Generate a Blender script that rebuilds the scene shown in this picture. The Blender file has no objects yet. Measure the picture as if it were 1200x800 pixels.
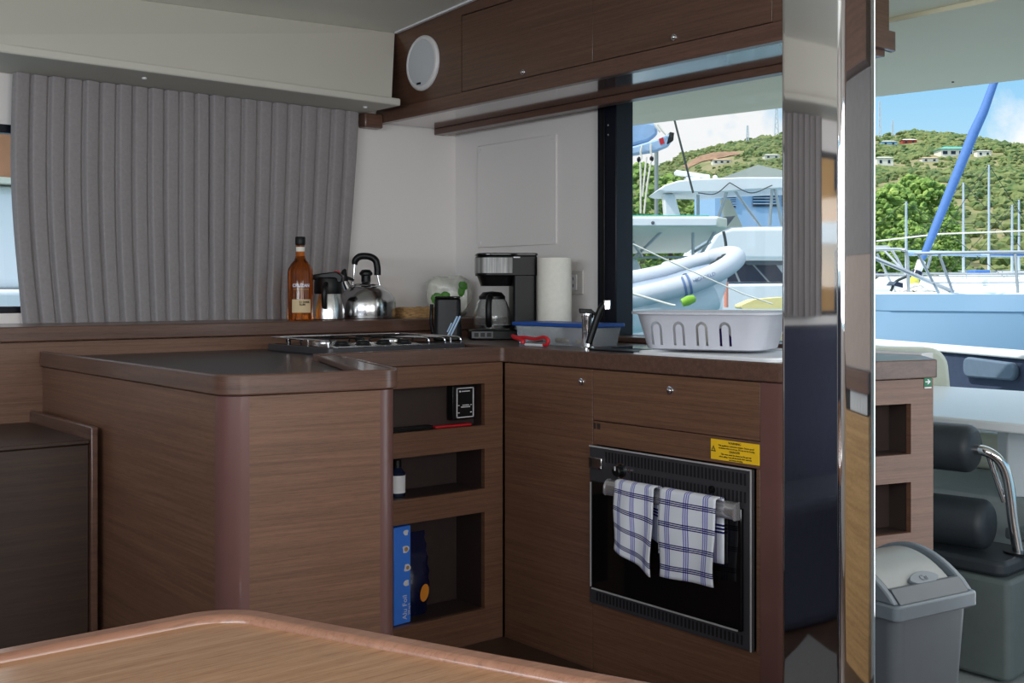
import bpy, bmesh, math, random
from mathutils import Vector, Matrix, noise

random.seed(7)
scene = bpy.context.scene
COL = scene.collection
PI = math.pi


# ------------------------------------------------------------------ helpers
def lin(c):
    return tuple((v / 12.92 if v <= 0.04045 else ((v + 0.055) / 1.055) ** 2.4) for v in c)


def rgb(r, g, b):
    return lin((r / 255, g / 255, b / 255)) + (1,)


def tag(o, label, cat, group=None):
    o['label'] = label
    o['category'] = cat
    if group:
        o['group'] = group
    return o


def thing(name, label, cat, loc, group=None):
    o = bpy.data.objects.new(name, None)
    o.empty_display_size = 0.05
    o.location = loc
    COL.objects.link(o)
    return tag(o, label, cat, group)


def base_of(o):
    v = Vector((0, 0, 0))
    while o is not None:
        v += o.location
        o = o.parent
    return v


def smooth_path(pts, k=6, closed=False):
    P = [Vector(p) for p in pts]
    n = len(P)
    out = []
    rng = range(n if closed else n - 1)
    for i in rng:
        p1, p2 = P[i], P[(i + 1) % n]
        p0 = P[(i - 1) % n] if (closed or i > 0) else p1 * 2 - p2
        p3 = P[(i + 2) % n] if (closed or i < n - 2) else p2 * 2 - p1
        for j in range(k):
            t = j / k
            out.append(0.5 * ((2 * p1) + (p2 - p0) * t + (2 * p0 - 5 * p1 + 4 * p2 - p3) * t * t
                              + (3 * p1 - p0 - 3 * p2 + p3) * t ** 3))
    if not closed:
        out.append(P[-1])
    return out


def round_poly(pts, radii, seg=6):
    """2-D polygon with rounded corners"""
    out = []
    n = len(pts)
    for i in range(n):
        p = Vector(pts[i][:2])
        r = radii[i] if isinstance(radii, (list, tuple)) else radii
        if r <= 0:
            out.append((p.x, p.y))
            continue
        a = (Vector(pts[i - 1][:2]) - p).normalized()
        b = (Vector(pts[(i + 1) % n][:2]) - p).normalized()
        ang = a.angle(b)
        d = r / math.tan(ang / 2)
        s, e = p + a * d, p + b * d
        c = p + (a + b).normalized() * (r / math.sin(ang / 2))
        a0 = math.atan2(s.y - c.y, s.x - c.x)
        a1 = math.atan2(e.y - c.y, e.x - c.x)
        da = (a1 - a0 + PI) % (2 * PI) - PI
        for k in range(seg + 1):
            t = a0 + da * k / seg
            out.append((c.x + r * math.cos(t), c.y + r * math.sin(t)))
    return out


def frame(o, rotz=0.0):
    return Matrix.Translation(Vector(o)) @ Matrix.Rotation(rotz, 4, 'Z')


class MB:
    def __init__(self, M=None):
        self.bm = bmesh.new()
        self.M = M or Matrix.Identity(4)

    def add(self, verts, faces):
        vs = [self.bm.verts.new(self.M @ Vector(v)) for v in verts]
        for f in faces:
            try:
                self.bm.faces.new([vs[i] for i in f])
            except ValueError:
                pass
        return vs

    def box(self, x0, x1, y0, y1, z0, z1):
        v = [(x, y, z) for z in (z0, z1) for y in (y0, y1) for x in (x0, x1)]
        self.add(v, [(0, 2, 3, 1), (4, 5, 7, 6), (0, 1, 5, 4), (2, 6, 7, 3), (0, 4, 6, 2), (1, 3, 7, 5)])
        return self

    def prism(self, poly, z0, z1, axis='z', top=None):
        """poly extruded along an axis; top = optional second polygon (taper)"""
        n = len(poly)
        top = top or poly

        def P(p, h):
            if axis == 'z':
                return (p[0], p[1], h)
            if axis == 'y':
                return (p[0], h, p[1])
            return (h, p[0], p[1])
        v = [P(p, z0) for p in poly] + [P(p, z1) for p in top]
        f = [tuple(range(n))[::-1], tuple(range(n, 2 * n))]
        f += [(i, (i + 1) % n, n + (i + 1) % n, n + i) for i in range(n)]
        self.add(v, f)
        return self

    def strip(self, line, t, z0, z1):
        """a wall along an open 2-D polyline, thickness t to its left"""
        L = [Vector(p) for p in line]
        n = len(L)
        off = []
        for i in range(n):
            d = (L[min(i + 1, n - 1)] - L[max(i - 1, 0)]).normalized()
            off.append(L[i] + Vector((-d.y, d.x)) * t)
        v = []
        for i in range(n):
            v += [(L[i].x, L[i].y, z0), (L[i].x, L[i].y, z1), (off[i].x, off[i].y, z1), (off[i].x, off[i].y, z0)]
        f = [(0, 3, 2, 1), (4 * n - 4, 4 * n - 3, 4 * n - 2, 4 * n - 1)]
        for i in range(n - 1):
            a, b = 4 * i, 4 * i + 4
            for k in range(4):
                k2 = (k + 1) % 4
                f.append((a + k, a + k2, b + k2, b + k))
        self.add(v, f)
        return self

    def tube(self, pts, r, n=10, closed=False, caps=True):
        P = [Vector(p) for p in pts]
        m = len(P)
        rr = r if isinstance(r, (list, tuple)) else [r] * m
        up = None
        verts = []
        for i in range(m):
            if closed:
                d = (P[(i + 1) % m] - P[i - 1]).normalized()
            else:
                d = (P[min(i + 1, m - 1)] - P[max(i - 1, 0)]).normalized()
            if up is None:
                up = Vector((0, 0, 1)) if abs(d.z) < 0.9 else Vector((1, 0, 0))
            u = (up - d * up.dot(d))
            u.normalize()
            up = u
            w = d.cross(u)
            for k in range(n):
                a = 2 * PI * k / n
                verts.append(P[i] + (u * math.cos(a) + w * math.sin(a)) * rr[i])
        f = []
        for i in range(m if closed else m - 1):
            a, b = i * n, ((i + 1) % m) * n
            for k in range(n):
                k2 = (k + 1) % n
                f.append((a + k, a + k2, b + k2, b + k))
        if caps and not closed:
            f.append(tuple(range(n))[::-1])
            f.append(tuple(range((m - 1) * n, m * n)))
        self.add(verts, f)
        return self

    def lathe(self, prof, c=(0, 0, 0), n=32, a0=0.0, a1=2 * PI, R=None):
        m = len(prof)
        full = abs(a1 - a0 - 2 * PI) < 1e-6
        R = R or Matrix.Identity(3)
        c = Vector(c)
        v = []
        cnt = n if full else n + 1
        for k in range(cnt):
            a = a0 + (a1 - a0) * k / n
            for (r, z) in prof:
                v.append(c + R @ Vector((max(r, 1e-5) * math.cos(a), max(r, 1e-5) * math.sin(a), z)))
        f = []
        for k in range(n):
            k2 = (k + 1) % cnt
            for i in range(m - 1):
                f.append((k * m + i, k2 * m + i, k2 * m + i + 1, k * m + i + 1))
        self.add(v, f)
        return self

    def disc(self, c, r, t, normal, n=28):
        """flat round plate, thickness t along normal"""
        q = Vector((0, 0, 1)).rotation_difference(Vector(normal)).to_matrix()
        return self.lathe([(0, 0), (r, 0), (r, t), (0, t)], c, n, R=q)

    def ball(self, c, r, sub=2, scale=(1, 1, 1), jit=0.0):
        res = bmesh.ops.create_icosphere(self.bm, subdivisions=sub, radius=1.0)
        c = Vector(c)
        for v in res['verts']:
            p = v.co.copy()
            k = 1 + (random.uniform(-jit, jit) if jit else 0)
            v.co = self.M @ (c + Vector((p.x * scale[0], p.y * scale[1], p.z * scale[2])) * r * k)
        return self

    def grid(self, fn, nu, nv, closed_u=False):
        v = [fn(i / nu, j / nv) for j in range(nv + 1) for i in range(nu + 1)]
        w = nu + 1
        self.add(v, [(j * w + i, j * w + i + 1, (j + 1) * w + i + 1, (j + 1) * w + i)
                     for j in range(nv) for i in range(nu)])
        return self

    def build(self, name, mat, parent=None, bevel=0.0, seg=2, ang=38, solid=0.0, offset=0.0, kind=None, uvgrid=None, merge=False):
        bm = self.bm
        if merge:
            bmesh.ops.remove_doubles(bm, verts=bm.verts, dist=1e-5)
        bmesh.ops.recalc_face_normals(bm, faces=bm.faces)
        if parent is None:
            xs = [v.co for v in bm.verts]
            base = Vector(((min(p.x for p in xs) + max(p.x for p in xs)) / 2,
                           (min(p.y for p in xs) + max(p.y for p in xs)) / 2, min(p.z for p in xs)))
        else:
            base = base_of(parent)
        for v in bm.verts:
            v.co -= base
        for f in bm.faces:
            f.smooth = True
        me = bpy.data.meshes.new(name)
        bm.to_mesh(me)
        bm.free()
        if uvgrid:
            nu, nv = uvgrid
            uv = me.uv_layers.new(name='UVMap')
            w = nu + 1
            for lp in me.loops:
                uv.data[lp.index].uv = ((lp.vertex_index % w) / nu, (lp.vertex_index // w) / nv)
        me.set_sharp_from_angle(angle=math.radians(ang))
        o = bpy.data.objects.new(name, me)
        COL.objects.link(o)
        if parent is None:
            o.location = base
        else:
            o.parent = parent
        me.materials.append(mat)
        if solid:
            s = o.modifiers.new('thick', 'SOLIDIFY')
            s.thickness = solid
            s.offset = offset
        if bevel:
            b = o.modifiers.new('edge', 'BEVEL')
            b.width = bevel
            b.segments = seg
            b.limit_method = 'ANGLE'
            b.angle_limit = math.radians(40)
        if kind:
            o['kind'] = kind
        return o


FACE_NX = Matrix(((0, 0, -1, 0), (-1, 0, 0, 0), (0, 1, 0, 0), (0, 0, 0, 1)))   # reads from the -X side
FACE_NY = Matrix(((1, 0, 0, 0), (0, 0, -1, 0), (0, 1, 0, 0), (0, 0, 0, 1)))    # reads from the -Y side


def text(s, size, M, mat, parent, name='lettering', depth=0.0004, wrap=None, align='CENTER', bold=0.0):
    cu = bpy.data.curves.new('t', 'FONT')
    cu.body = s
    cu.size = size
    cu.align_x = align
    cu.align_y = 'CENTER'
    cu.extrude = depth
    cu.offset = bold * size
    ob = bpy.data.objects.new('t', cu)
    COL.objects.link(ob)
    dg = bpy.context.evaluated_depsgraph_get()
    me = bpy.data.meshes.new_from_object(ob.evaluated_get(dg))
    bpy.data.objects.remove(ob)
    bpy.data.curves.remove(cu)
    base = base_of(parent)
    for v in me.vertices:
        p = v.co.copy()
        if wrap:
            a = p.x / wrap
            p = Vector(((wrap + p.z) * math.sin(a), p.y, (wrap + p.z) * math.cos(a)))
        v.co = (M @ p) - base
    me.name = name
    o = bpy.data.objects.new(name, me)
    COL.objects.link(o)
    o.parent = parent
    me.materials.clear()
    me.materials.append(mat)
    return o


# ---------------------------------------------------------------- materials
def new_mat(name):
    m = bpy.data.materials.new(name)
    m.use_nodes = True
    nt = m.node_tree
    return m, nt, nt.nodes['Principled BSDF']


def node(nt, kind, **kw):
    n = nt.nodes.new(kind)
    for k, v in kw.items():
        if k in n.inputs:
            n.inputs[k].default_value = v
        else:
            setattr(n, k, v)
    return n


def plain(name, col, rough=0.5, metal=0.0, var=0.06, scale=30.0, bump=0.0, bscale=200.0, coat=0.0, spec=0.5):
    m, nt, b = new_mat(name)
    tc = node(nt, 'ShaderNodeTexCoord')
    ns = node(nt, 'ShaderNodeTexNoise', Scale=scale, Detail=4.0)
    nt.links.new(tc.outputs['Object'], ns.inputs['Vector'])
    rp = node(nt, 'ShaderNodeValToRGB')
    c = col
    rp.color_ramp.elements[0].position = 0.3
    rp.color_ramp.elements[1].position = 0.7
    rp.color_ramp.elements[0].color = (c[0] * (1 - var), c[1] * (1 - var), c[2] * (1 - var), 1)
    rp.color_ramp.elements[1].color = (min(1, c[0] * (1 + var)), min(1, c[1] * (1 + var)), min(1, c[2] * (1 + var)), 1)
    nt.links.new(ns.outputs['Fac'], rp.inputs['Fac'])
    nt.links.new(rp.outputs['Color'], b.inputs['Base Color'])
    b.inputs['Roughness'].default_value = rough
    b.inputs['Metallic'].default_value = metal
    b.inputs['Coat Weight'].default_value = coat
    b.inputs['Specular IOR Level'].default_value = spec
    if bump:
        n2 = node(nt, 'ShaderNodeTexNoise', Scale=bscale, Detail=3.0)
        nt.links.new(tc.outputs['Object'], n2.inputs['Vector'])
        bp = node(nt, 'ShaderNodeBump', Strength=bump, Distance=0.002)
        nt.links.new(n2.outputs['Fac'], bp.inputs['Height'])
        nt.links.new(bp.outputs['Normal'], b.inputs['Normal'])
    return m


def wood(name, dark, light, along=(1.2, 1.2, 55), rough=0.4, coat=0.0, fine=3.2, coatior=1.5):
    m, nt, b = new_mat(name)
    tc = node(nt, 'ShaderNodeTexCoord')
    mp = node(nt, 'ShaderNodeMapping')
    mp.inputs['Scale'].default_value = along
    nt.links.new(tc.outputs['Object'], mp.inputs['Vector'])
    n1 = node(nt, 'ShaderNodeTexNoise', Scale=1.6, Detail=6.0, Roughness=0.62, Distortion=0.5)
    nt.links.new(mp.outputs['Vector'], n1.inputs['Vector'])
    mp2 = node(nt, 'ShaderNodeMapping')
    mp2.inputs['Scale'].default_value = tuple(a * (8 if a < 10 else fine) for a in along)
    nt.links.new(tc.outputs['Object'], mp2.inputs['Vector'])
    n2 = node(nt, 'ShaderNodeTexNoise', Scale=2.5, Detail=4.0, Roughness=0.7)
    nt.links.new(mp2.outputs['Vector'], n2.inputs['Vector'])
    r1 = node(nt, 'ShaderNodeValToRGB')
    r1.color_ramp.elements[0].position = 0.36
    r1.color_ramp.elements[1].position = 0.66
    r1.color_ramp.elements[0].color = dark
    r1.color_ramp.elements[1].color = light
    nt.links.new(n1.outputs['Fac'], r1.inputs['Fac'])
    r2 = node(nt, 'ShaderNodeValToRGB')
    r2.color_ramp.elements[0].position = 0.33
    r2.color_ramp.elements[1].position = 0.52
    r2.color_ramp.elements[0].color = (0.66, 0.62, 0.58, 1)
    r2.color_ramp.elements[1].color = (1, 1, 1, 1)
    nt.links.new(n2.outputs['Fac'], r2.inputs['Fac'])
    mx = node(nt, 'ShaderNodeMix', data_type='RGBA', blend_type='MULTIPLY')
    mx.inputs[0].default_value = 0.8
    nt.links.new(r1.outputs['Color'], mx.inputs[6])
    nt.links.new(r2.outputs['Color'], mx.inputs[7])
    nt.links.new(mx.outputs[2], b.inputs['Base Color'])
    b.inputs['Roughness'].default_value = rough
    b.inputs['Coat Weight'].default_value = coat
    b.inputs['Coat Roughness'].default_value = 0.12
    b.inputs['Coat IOR'].default_value = coatior
    bp = node(nt, 'ShaderNodeBump', Strength=0.06, Distance=0.001)
    nt.links.new(n2.outputs['Fac'], bp.inputs['Height'])
    nt.links.new(bp.outputs['Normal'], b.inputs['Normal'])
    return m


def glass_pane(name, tint=(1, 1, 1, 1), refl=0.05):
    m = bpy.data.materials.new(name)
    m.use_nodes = True
    nt = m.node_tree
    nt.nodes.clear()
    out = node(nt, 'ShaderNodeOutputMaterial')
    tr = node(nt, 'ShaderNodeBsdfTransparent', Color=tint)
    gl = node(nt, 'ShaderNodeBsdfGlossy', Roughness=0.02)
    mx = node(nt, 'ShaderNodeMixShader', Fac=refl)
    nt.links.new(tr.outputs[0], mx.inputs[1])
    nt.links.new(gl.outputs[0], mx.inputs[2])
    nt.links.new(mx.outputs[0], out.inputs[0])
    return m


def clear(name, col, rough=0.05, ior=1.45, trans=1.0):
    m, nt, b = new_mat(name)
    b.inputs['Base Color'].default_value = col
    b.inputs['Roughness'].default_value = rough
    b.inputs['IOR'].default_value = ior
    b.inputs['Transmission Weight'].default_value = trans
    return m


def plaid(name):
    """woven cotton with groups of blue lines, laid out in the cloth's own UV"""
    m, nt, b = new_mat(name)
    uv = node(nt, 'ShaderNodeUVMap', uv_map='UVMap')
    sp = node(nt, 'ShaderNodeSeparateXYZ')
    nt.links.new(uv.outputs[0], sp.inputs[0])

    def M(op, a, bb=None):
        n = node(nt, 'ShaderNodeMath', operation=op)
        for i, q in enumerate((a, bb)):
            if q is None:
                continue
            if isinstance(q, (int, float)):
                n.inputs[i].default_value = q
            else:
                nt.links.new(q, n.inputs[i])
        return n.outputs[0]

    def lines(src, cells, group):
        f = M('FRACT', M('MULTIPLY', src, cells))
        g = M('MULTIPLY', M('GREATER_THAN', f, 0.5 - group / 2), M('LESS_THAN', f, 0.5 + group / 2))
        fine = M('FRACT', M('MULTIPLY', M('SUBTRACT', f, 0.5 - group / 2), 3.0 / group))
        return M('MULTIPLY', g, M('LESS_THAN', M('ABSOLUTE', M('SUBTRACT', fine, 0.5)), 0.31))
    hz = lines(sp.outputs[1], 6.4, 0.27)
    vt = lines(sp.outputs[0], 3.0, 0.32)
    m1 = node(nt, 'ShaderNodeMix', data_type='RGBA')
    m1.inputs[6].default_value = rgb(226, 228, 236)
    m1.inputs[7].default_value = rgb(132, 132, 196)
    nt.links.new(vt, m1.inputs[0])
    m2 = node(nt, 'ShaderNodeMix', data_type='RGBA')
    m2.inputs[7].default_value = rgb(30, 32, 96)
    nt.links.new(hz, m2.inputs[0])
    nt.links.new(m1.outputs[2], m2.inputs[6])
    nt.links.new(m2.outputs[2], b.inputs['Base Color'])
    b.inputs['Roughness'].default_value = 0.95
    b.inputs['Specular IOR Level'].default_value = 0.1
    return m


def veg(name, cols, scale=1.0):
    m, nt, b = new_mat(name)
    tc = node(nt, 'ShaderNodeTexCoord')
    n = node(nt, 'ShaderNodeTexNoise', Scale=scale, Detail=6.0, Roughness=0.65)
    nt.links.new(tc.outputs['Object'], n.inputs['Vector'])
    r = node(nt, 'ShaderNodeValToRGB')
    el = r.color_ramp.elements
    while len(el) < len(cols):
        el.new(0.5)
    for i, c in enumerate(cols):
        el[i].position = 0.3 + 0.4 * i / (len(cols) - 1)
        el[i].color = c
    nt.links.new(n.outputs['Fac'], r.inputs['Fac'])
    nt.links.new(r.outputs['Color'], b.inputs['Base Color'])
    b.inputs['Roughness'].default_value = 0.9
    b.inputs['Specular IOR Level'].default_value = 0.15
    return m


WD, WL = rgb(102, 71, 54), rgb(124, 89, 69)
M_ = dict(
    panel=wood('wood_panel', WD, WL, (1.6, 1.6, 95), 0.42, 0.12),
    fascia=wood('wood_fascia', rgb(86, 60, 50), rgb(106, 76, 63), (1.2, 1.2, 40), 0.33, 0.25),
    counter=wood('wood_counter', rgb(84, 60, 50), rgb(104, 76, 64), (1.5, 40, 40), 0.35, 0.2),
    glossy=wood('wood_gloss', rgb(84, 58, 46), rgb(101, 72, 57), (1.4, 1.4, 85), 0.3, 0.35),
    lacquer=wood('wood_lacquer', rgb(92, 68, 58), rgb(106, 80, 68), (1.2, 1.2, 40), 0.10, 1.0, coatior=2.3),
    table=wood('wood_table', rgb(172, 128, 93), rgb(194, 149, 112), (1.1, 40, 40), 0.26, 0.5),
    tablerim=wood('wood_table_rim', rgb(150, 106, 84), rgb(170, 124, 100), (1.1, 25, 25), 0.3, 0.4),
    shadewood=wood('wood_shaded', rgb(48, 33, 25), rgb(62, 44, 33), (1.2, 1.2, 50), 0.45, 0.1),  # wood darkened to carry the shade on the low cabinet
    post=plain('plum_laminate', rgb(106, 73, 68), 0.32, var=0.05, scale=12, coat=0.2),
    niche=plain('niche_laminate', rgb(54, 41, 38), 0.5, var=0.08),
    wall=plain('wall_white', rgb(232, 228, 226), 0.5, var=0.012, scale=3),
    headliner=plain('headliner', rgb(216, 215, 207), 0.75, var=0.015, scale=4, bump=0.05, bscale=500),
    lining=plain('lining_panel', rgb(200, 197, 187), 0.6, var=0.012, scale=4),
    curtain=plain('curtain_cloth', rgb(154, 149, 150), 0.95, var=0.06, scale=90, bump=0.3, bscale=700, spec=0.1),
    navyframe=plain('window_frame_navy', rgb(13, 17, 30), 0.35, var=0.1, scale=8, spec=0.25),
    floor=wood('floor_boards', rgb(62, 46, 38), rgb(80, 60, 48), (1.2, 14, 14), 0.4),
    blacktop=plain('worktop_black', rgb(52, 52, 54), 0.32, var=0.1, scale=80, bump=0.05),
    black=plain('black_plastic', rgb(13, 13, 15), 0.4, var=0.1, spec=0.3),
    blackgloss=plain('black_gloss', rgb(13, 13, 15), 0.06, var=0.05),
    enamel=plain('black_enamel', rgb(58, 56, 60), 0.35, var=0.05),
    slot=plain('vent_slot_black', rgb(10, 10, 14), 0.6),
    kettle=plain('kettle_steel', (0.6, 0.6, 0.61, 1), 0.16, 1.0, var=0.03),
    chrome=plain('chrome', (0.78, 0.78, 0.8, 1), 0.08, 1.0, var=0.02),
    bandsteel=wood('banded_steel', (0.12, 0.12, 0.12, 1), (0.62, 0.62, 0.62, 1), (28, 28, 0.6), 0.42),
    trimsteel=plain('trim_steel', rgb(190, 188, 188), 0.4, 0.25, var=0.03),
    handlesteel=plain('handle_steel', rgb(205, 204, 206), 0.22, 0.75, var=0.03),
    darksteel=plain('dark_steel', rgb(96, 96, 98), 0.5, 0.5, var=0.06),
    steel=plain('brushed_steel', (0.62, 0.62, 0.62, 1), 0.24, 1.0, var=0.06, scale=90),
    mirror=plain('polished_steel', (0.70, 0.69, 0.69, 1), 0.035, 1.0, var=0.01, scale=5, bump=0.02, bscale=5),
    white=plain('white_plastic', rgb(226, 226, 230), 0.4, var=0.02),
    outletw=plain('ivory_plastic', rgb(212, 208, 204), 0.4, var=0.02),
    paper=plain('paper', rgb(236, 232, 222), 0.95, var=0.03, scale=60, bump=0.3, bscale=180),
    speaker=plain('speaker_grille', rgb(196, 200, 206), 0.6, var=0.04, scale=300),
    speakerrim=plain('speaker_rim', rgb(220, 218, 220), 0.4, var=0.02),
    red=plain('red_plastic', rgb(196, 34, 44), 0.4),
    yellow=plain('yellow_sticker', rgb(250, 198, 30), 0.5, var=0.03),
    ink=plain('black_ink', rgb(40, 32, 22), 0.7),
    green=plain('sign_green', rgb(10, 110, 74), 0.5),
    label=plain('beige_label', rgb(214, 190, 150), 0.7, var=0.03),
    gold=plain('gold_ink', rgb(214, 170, 90), 0.4, 0.3),
    rum=clear('amber_rum', rgb(226, 124, 44), 0.03, 1.36, 0.95),
    clearglass=clear('clear_glass', (0.95, 0.97, 0.97, 1), 0.02, 1.45, 0.95),
    boxclear=clear('clear_plastic', (0.72, 0.77, 0.84, 1), 0.2, 1.2, 0.75),
    lidblue=plain('blue_lid', rgb(30, 84, 170), 0.4),
    wicker=plain('wicker', rgb(176, 138, 92), 0.8, var=0.25, scale=80, bump=0.6, bscale=90),
    foil=plain('blue_carton', rgb(66, 132, 240), 0.4, var=0.03),
    bag=plain('navy_foil_bag', rgb(16, 22, 56), 0.25, var=0.1, bump=0.5, bscale=40),
    orange=plain('orange_print', rgb(222, 138, 40), 0.5),
    wrap=plain('plastic_wrap', rgb(206, 206, 196), 0.18, var=0.22, scale=22, bump=1.0, bscale=45),
    leaf=plain('leaf_print', rgb(70, 130, 40), 0.5, var=0.3, scale=60),
    towel=plaid('plaid_cotton'),
    bin=plain('bin_grey', rgb(88, 94, 100), 0.4, var=0.03),
    binlid=plain('bin_flap', rgb(144, 148, 147), 0.38, var=0.03),
    binrim=plain('bin_rim', rgb(104, 114, 122), 0.35, var=0.03),
    rack=plain('rack_plastic', rgb(204, 205, 214), 0.4, var=0.015),
    tray=plain('tray_plastic', rgb(236, 238, 242), 0.35, var=0.02),
    gelcoat=plain('gelcoat_white', rgb(232, 236, 238), 0.3, var=0.012, scale=3),
    roofcoat=plain('roof_gelcoat', rgb(228, 224, 198), 0.5, var=0.012, scale=3),
    cream=plain('cream_gelcoat', rgb(222, 220, 200), 0.4, var=0.02),
    deckgrey=plain('deck_grey', rgb(160, 168, 168), 0.6, var=0.04),
    vinyl=plain('charcoal_vinyl', rgb(48, 54, 60), 0.5, var=0.06, bump=0.1),
    basegrey=plain('seat_base_grey', rgb(96, 106, 106), 0.5, var=0.05),
    navy=plain('navy_cushion', rgb(52, 66, 92), 0.8, var=0.08),
    blueuv=plain('blue_sailcloth', rgb(76, 118, 182), 0.7, var=0.05),
    bluewhite=plain('pale_blue_cloth', rgb(168, 196, 226), 0.7, var=0.04),
    rib=plain('rib_hypalon', rgb(196, 202, 208), 0.55, var=0.02),
    ribgrey=plain('rib_grey', rgb(168, 184, 206), 0.55, var=0.03),
    ribdark=plain('rib_stripe', rgb(96, 120, 160), 0.6),
    alu=plain('boat_rail', (0.5, 0.53, 0.55, 1), 0.3, 0.6, var=0.03),
    mast=plain('mast_alu', rgb(196, 206, 216), 0.4, 0.2, var=0.05),
    rope=plain('rope', rgb(226, 222, 210), 0.9),
    darkrope=plain('dark_rope', rgb(60, 70, 70), 0.9),
    tint=plain('tinted_glass', rgb(26, 34, 56), 0.08),
    teal=plain('teal_trim', rgb(70, 168, 158), 0.6),
    lime=plain('lime_fender', rgb(128, 178, 40), 0.5),
    hullshade=plain('hull_in_shade', rgb(150, 186, 216), 0.25, var=0.01, scale=2),  # bluish shade on the neighbour's hull put into its colour
    housew=plain('house_white', rgb(226, 222, 212), 0.8),
    houseb=plain('house_blue', rgb(150, 186, 220), 0.7, var=0.03),
    housered=plain('house_red', rgb(168, 70, 58), 0.8),
    roofgrey=plain('roof_grey', rgb(188, 190, 180), 0.8, var=0.05),
    rooftan=plain('roof_tan', rgb(186, 160, 128), 0.8, var=0.05),
    earth=plain('earth', rgb(146, 116, 92), 0.95, var=0.3, scale=1.2),
    brick=plain('brick_wall', rgb(196, 134, 96), 0.9, var=0.2, scale=1.5),
    trunk=plain('bark', rgb(110, 96, 80), 0.95, var=0.2),
    hill=veg('hill_ground', [rgb(80, 94, 58), rgb(116, 122, 80), rgb(146, 138, 104), rgb(94, 108, 66)], 0.12),
    shrub=veg('hill_shrub', [rgb(58, 80, 56), rgb(86, 108, 64), rgb(122, 130, 82), rgb(74, 98, 60), rgb(128, 128, 92)], 0.35),
    treeleaf=veg('tree_leaf', [rgb(76, 106, 60), rgb(122, 150, 76), rgb(168, 186, 104)], 1.8),
    settee=plain('settee_cloth', rgb(52, 56, 74), 0.9, var=0.08),
    greycloth=plain('grey_rug', rgb(120, 120, 122), 0.95, var=0.12, scale=90),
    litwood=wood('wood_lit', rgb(160, 126, 84), rgb(190, 154, 106), (1.2, 1.2, 40), 0.4),  # wood lightened to carry the daylight on the counter front
    pane=glass_pane('window_pane'),
    water=plain('sea', rgb(64, 110, 120), 0.12, var=0.2, scale=0.6, bump=0.8, bscale=2.0),
    hat=plain('lamp_white', rgb(235, 235, 235), 0.4),
)


# ================================================================== SETTING
def ceil_z(x, y):
    return 2.121 + 0.048 * (x - 2.495) - 0.063 * (y - 3.76)


def structure(o):
    o['kind'] = 'structure'
    return o


mb = MB()
mb.box(-1.6, 2.95, -1.7, 3.96, -0.06, 0.0)
mb.build('floor', M_['floor'], kind='structure')

mb = MB()
q = [(-1.7, -1.8), (2.95, -1.8), (2.95, 3.96), (-1.7, 3.96)]
mb.add([(x, y, ceil_z(x, y)) for x, y in q] + [(x, y, ceil_z(x, y) + 0.06) for x, y in q],
       [(0, 1, 2, 3), (4, 7, 6, 5), (0, 4, 5, 1), (1, 5, 6, 2), (2, 6, 7, 3), (3, 7, 4, 0)])
mb.build('ceiling', M_['headliner'], kind='structure')

# front wall behind the curtains, with the window opening
mb = MB()
mb.box(0.78, 2.89, 3.90, 3.96, 0, 1.03)
mb.box(0.78, 2.89, 3.90, 3.96, 1.645, 2.16)
mb.box(0.78, 0.84, 3.90, 3.96, 1.03, 1.645)
mb.box(2.33, 2.89, 3.90, 3.96, 1.03, 1.645)
mb.build('wall_back', M_['wall'], kind='structure')
mb = MB()
mb.box(0.84, 2.33, 3.905, 3.95, 1.618, 1.645)
mb.box(0.84, 2.33, 3.905, 3.95, 1.03, 1.052)
mb.box(0.84, 0.87, 3.905, 3.95, 1.052, 1.618)
mb.box(2.30, 2.33, 3.905, 3.95, 1.052, 1.618)
w1 = mb.build('window_1', M_['navyframe'], bevel=0.003, kind='structure')
MB().box(0.87, 2.30, 3.925, 3.931, 1.052, 1.618).build('pane', M_['pane'], w1)

# angled front-side wall and side walls (seen only in the steel pillar)
fa = frame((0.78, 3.93, 0), math.atan2(-1.50, -2.2))      # local x runs away from the centre window
mb = MB(fa)
mb.box(0, 2.66, -0.06, 0, 0, 1.0)
mb.box(0, 2.66, -0.06, 0, 1.68, 2.2)
mb.box(0, 0.25, -0.06, 0, 1.0, 1.68)
mb.box(2.56, 2.66, -0.06, 0, 1.0, 1.68)
mb.build('wall_front_left', M_['wall'], kind='structure')
mb = MB(fa)
mb.box(1.98, 2.01, -0.045, 0.005, 1.0, 1.68)
mb.box(0.25, 2.56, -0.045, 0.0, 1.655, 1.68)
mb.box(0.25, 2.56, -0.045, 0.0, 1.0, 1.02)
w3 = mb.build('window_3', M_['navyframe'], kind='structure')
MB(fa).box(0.25, 2.56, -0.03, -0.024, 1.0, 1.68).build('pane', M_['pane'], w3)

mb = MB()
mb.box(-1.7, -1.6, 1.6, 2.6, 0, 2.3)
mb.box(-1.7, -1.6, -1.8, -0.9, 0, 2.4)
mb.box(-1.7, -1.6, -0.9, 1.6, 0, 1.0)
mb.box(-1.7, -1.6, -0.9, 1.6, 1.75, 2.35)
mb.build('wall_left', M_['wall'], kind='structure')
mb = MB()
mb.box(-1.6, 2.95, -1.8, -1.7, 0, 0.95)
mb.box(-1.6, 2.95, -1.8, -1.7, 1.85, 2.6)
mb.box(-1.6, -1.2, -1.8, -1.7, 0.95, 1.85)
mb.box(2.3, 2.95, -1.8, -1.7, 0.95, 1.85)
mb.build('wall_front', M_['wall'], kind='structure')

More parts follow.
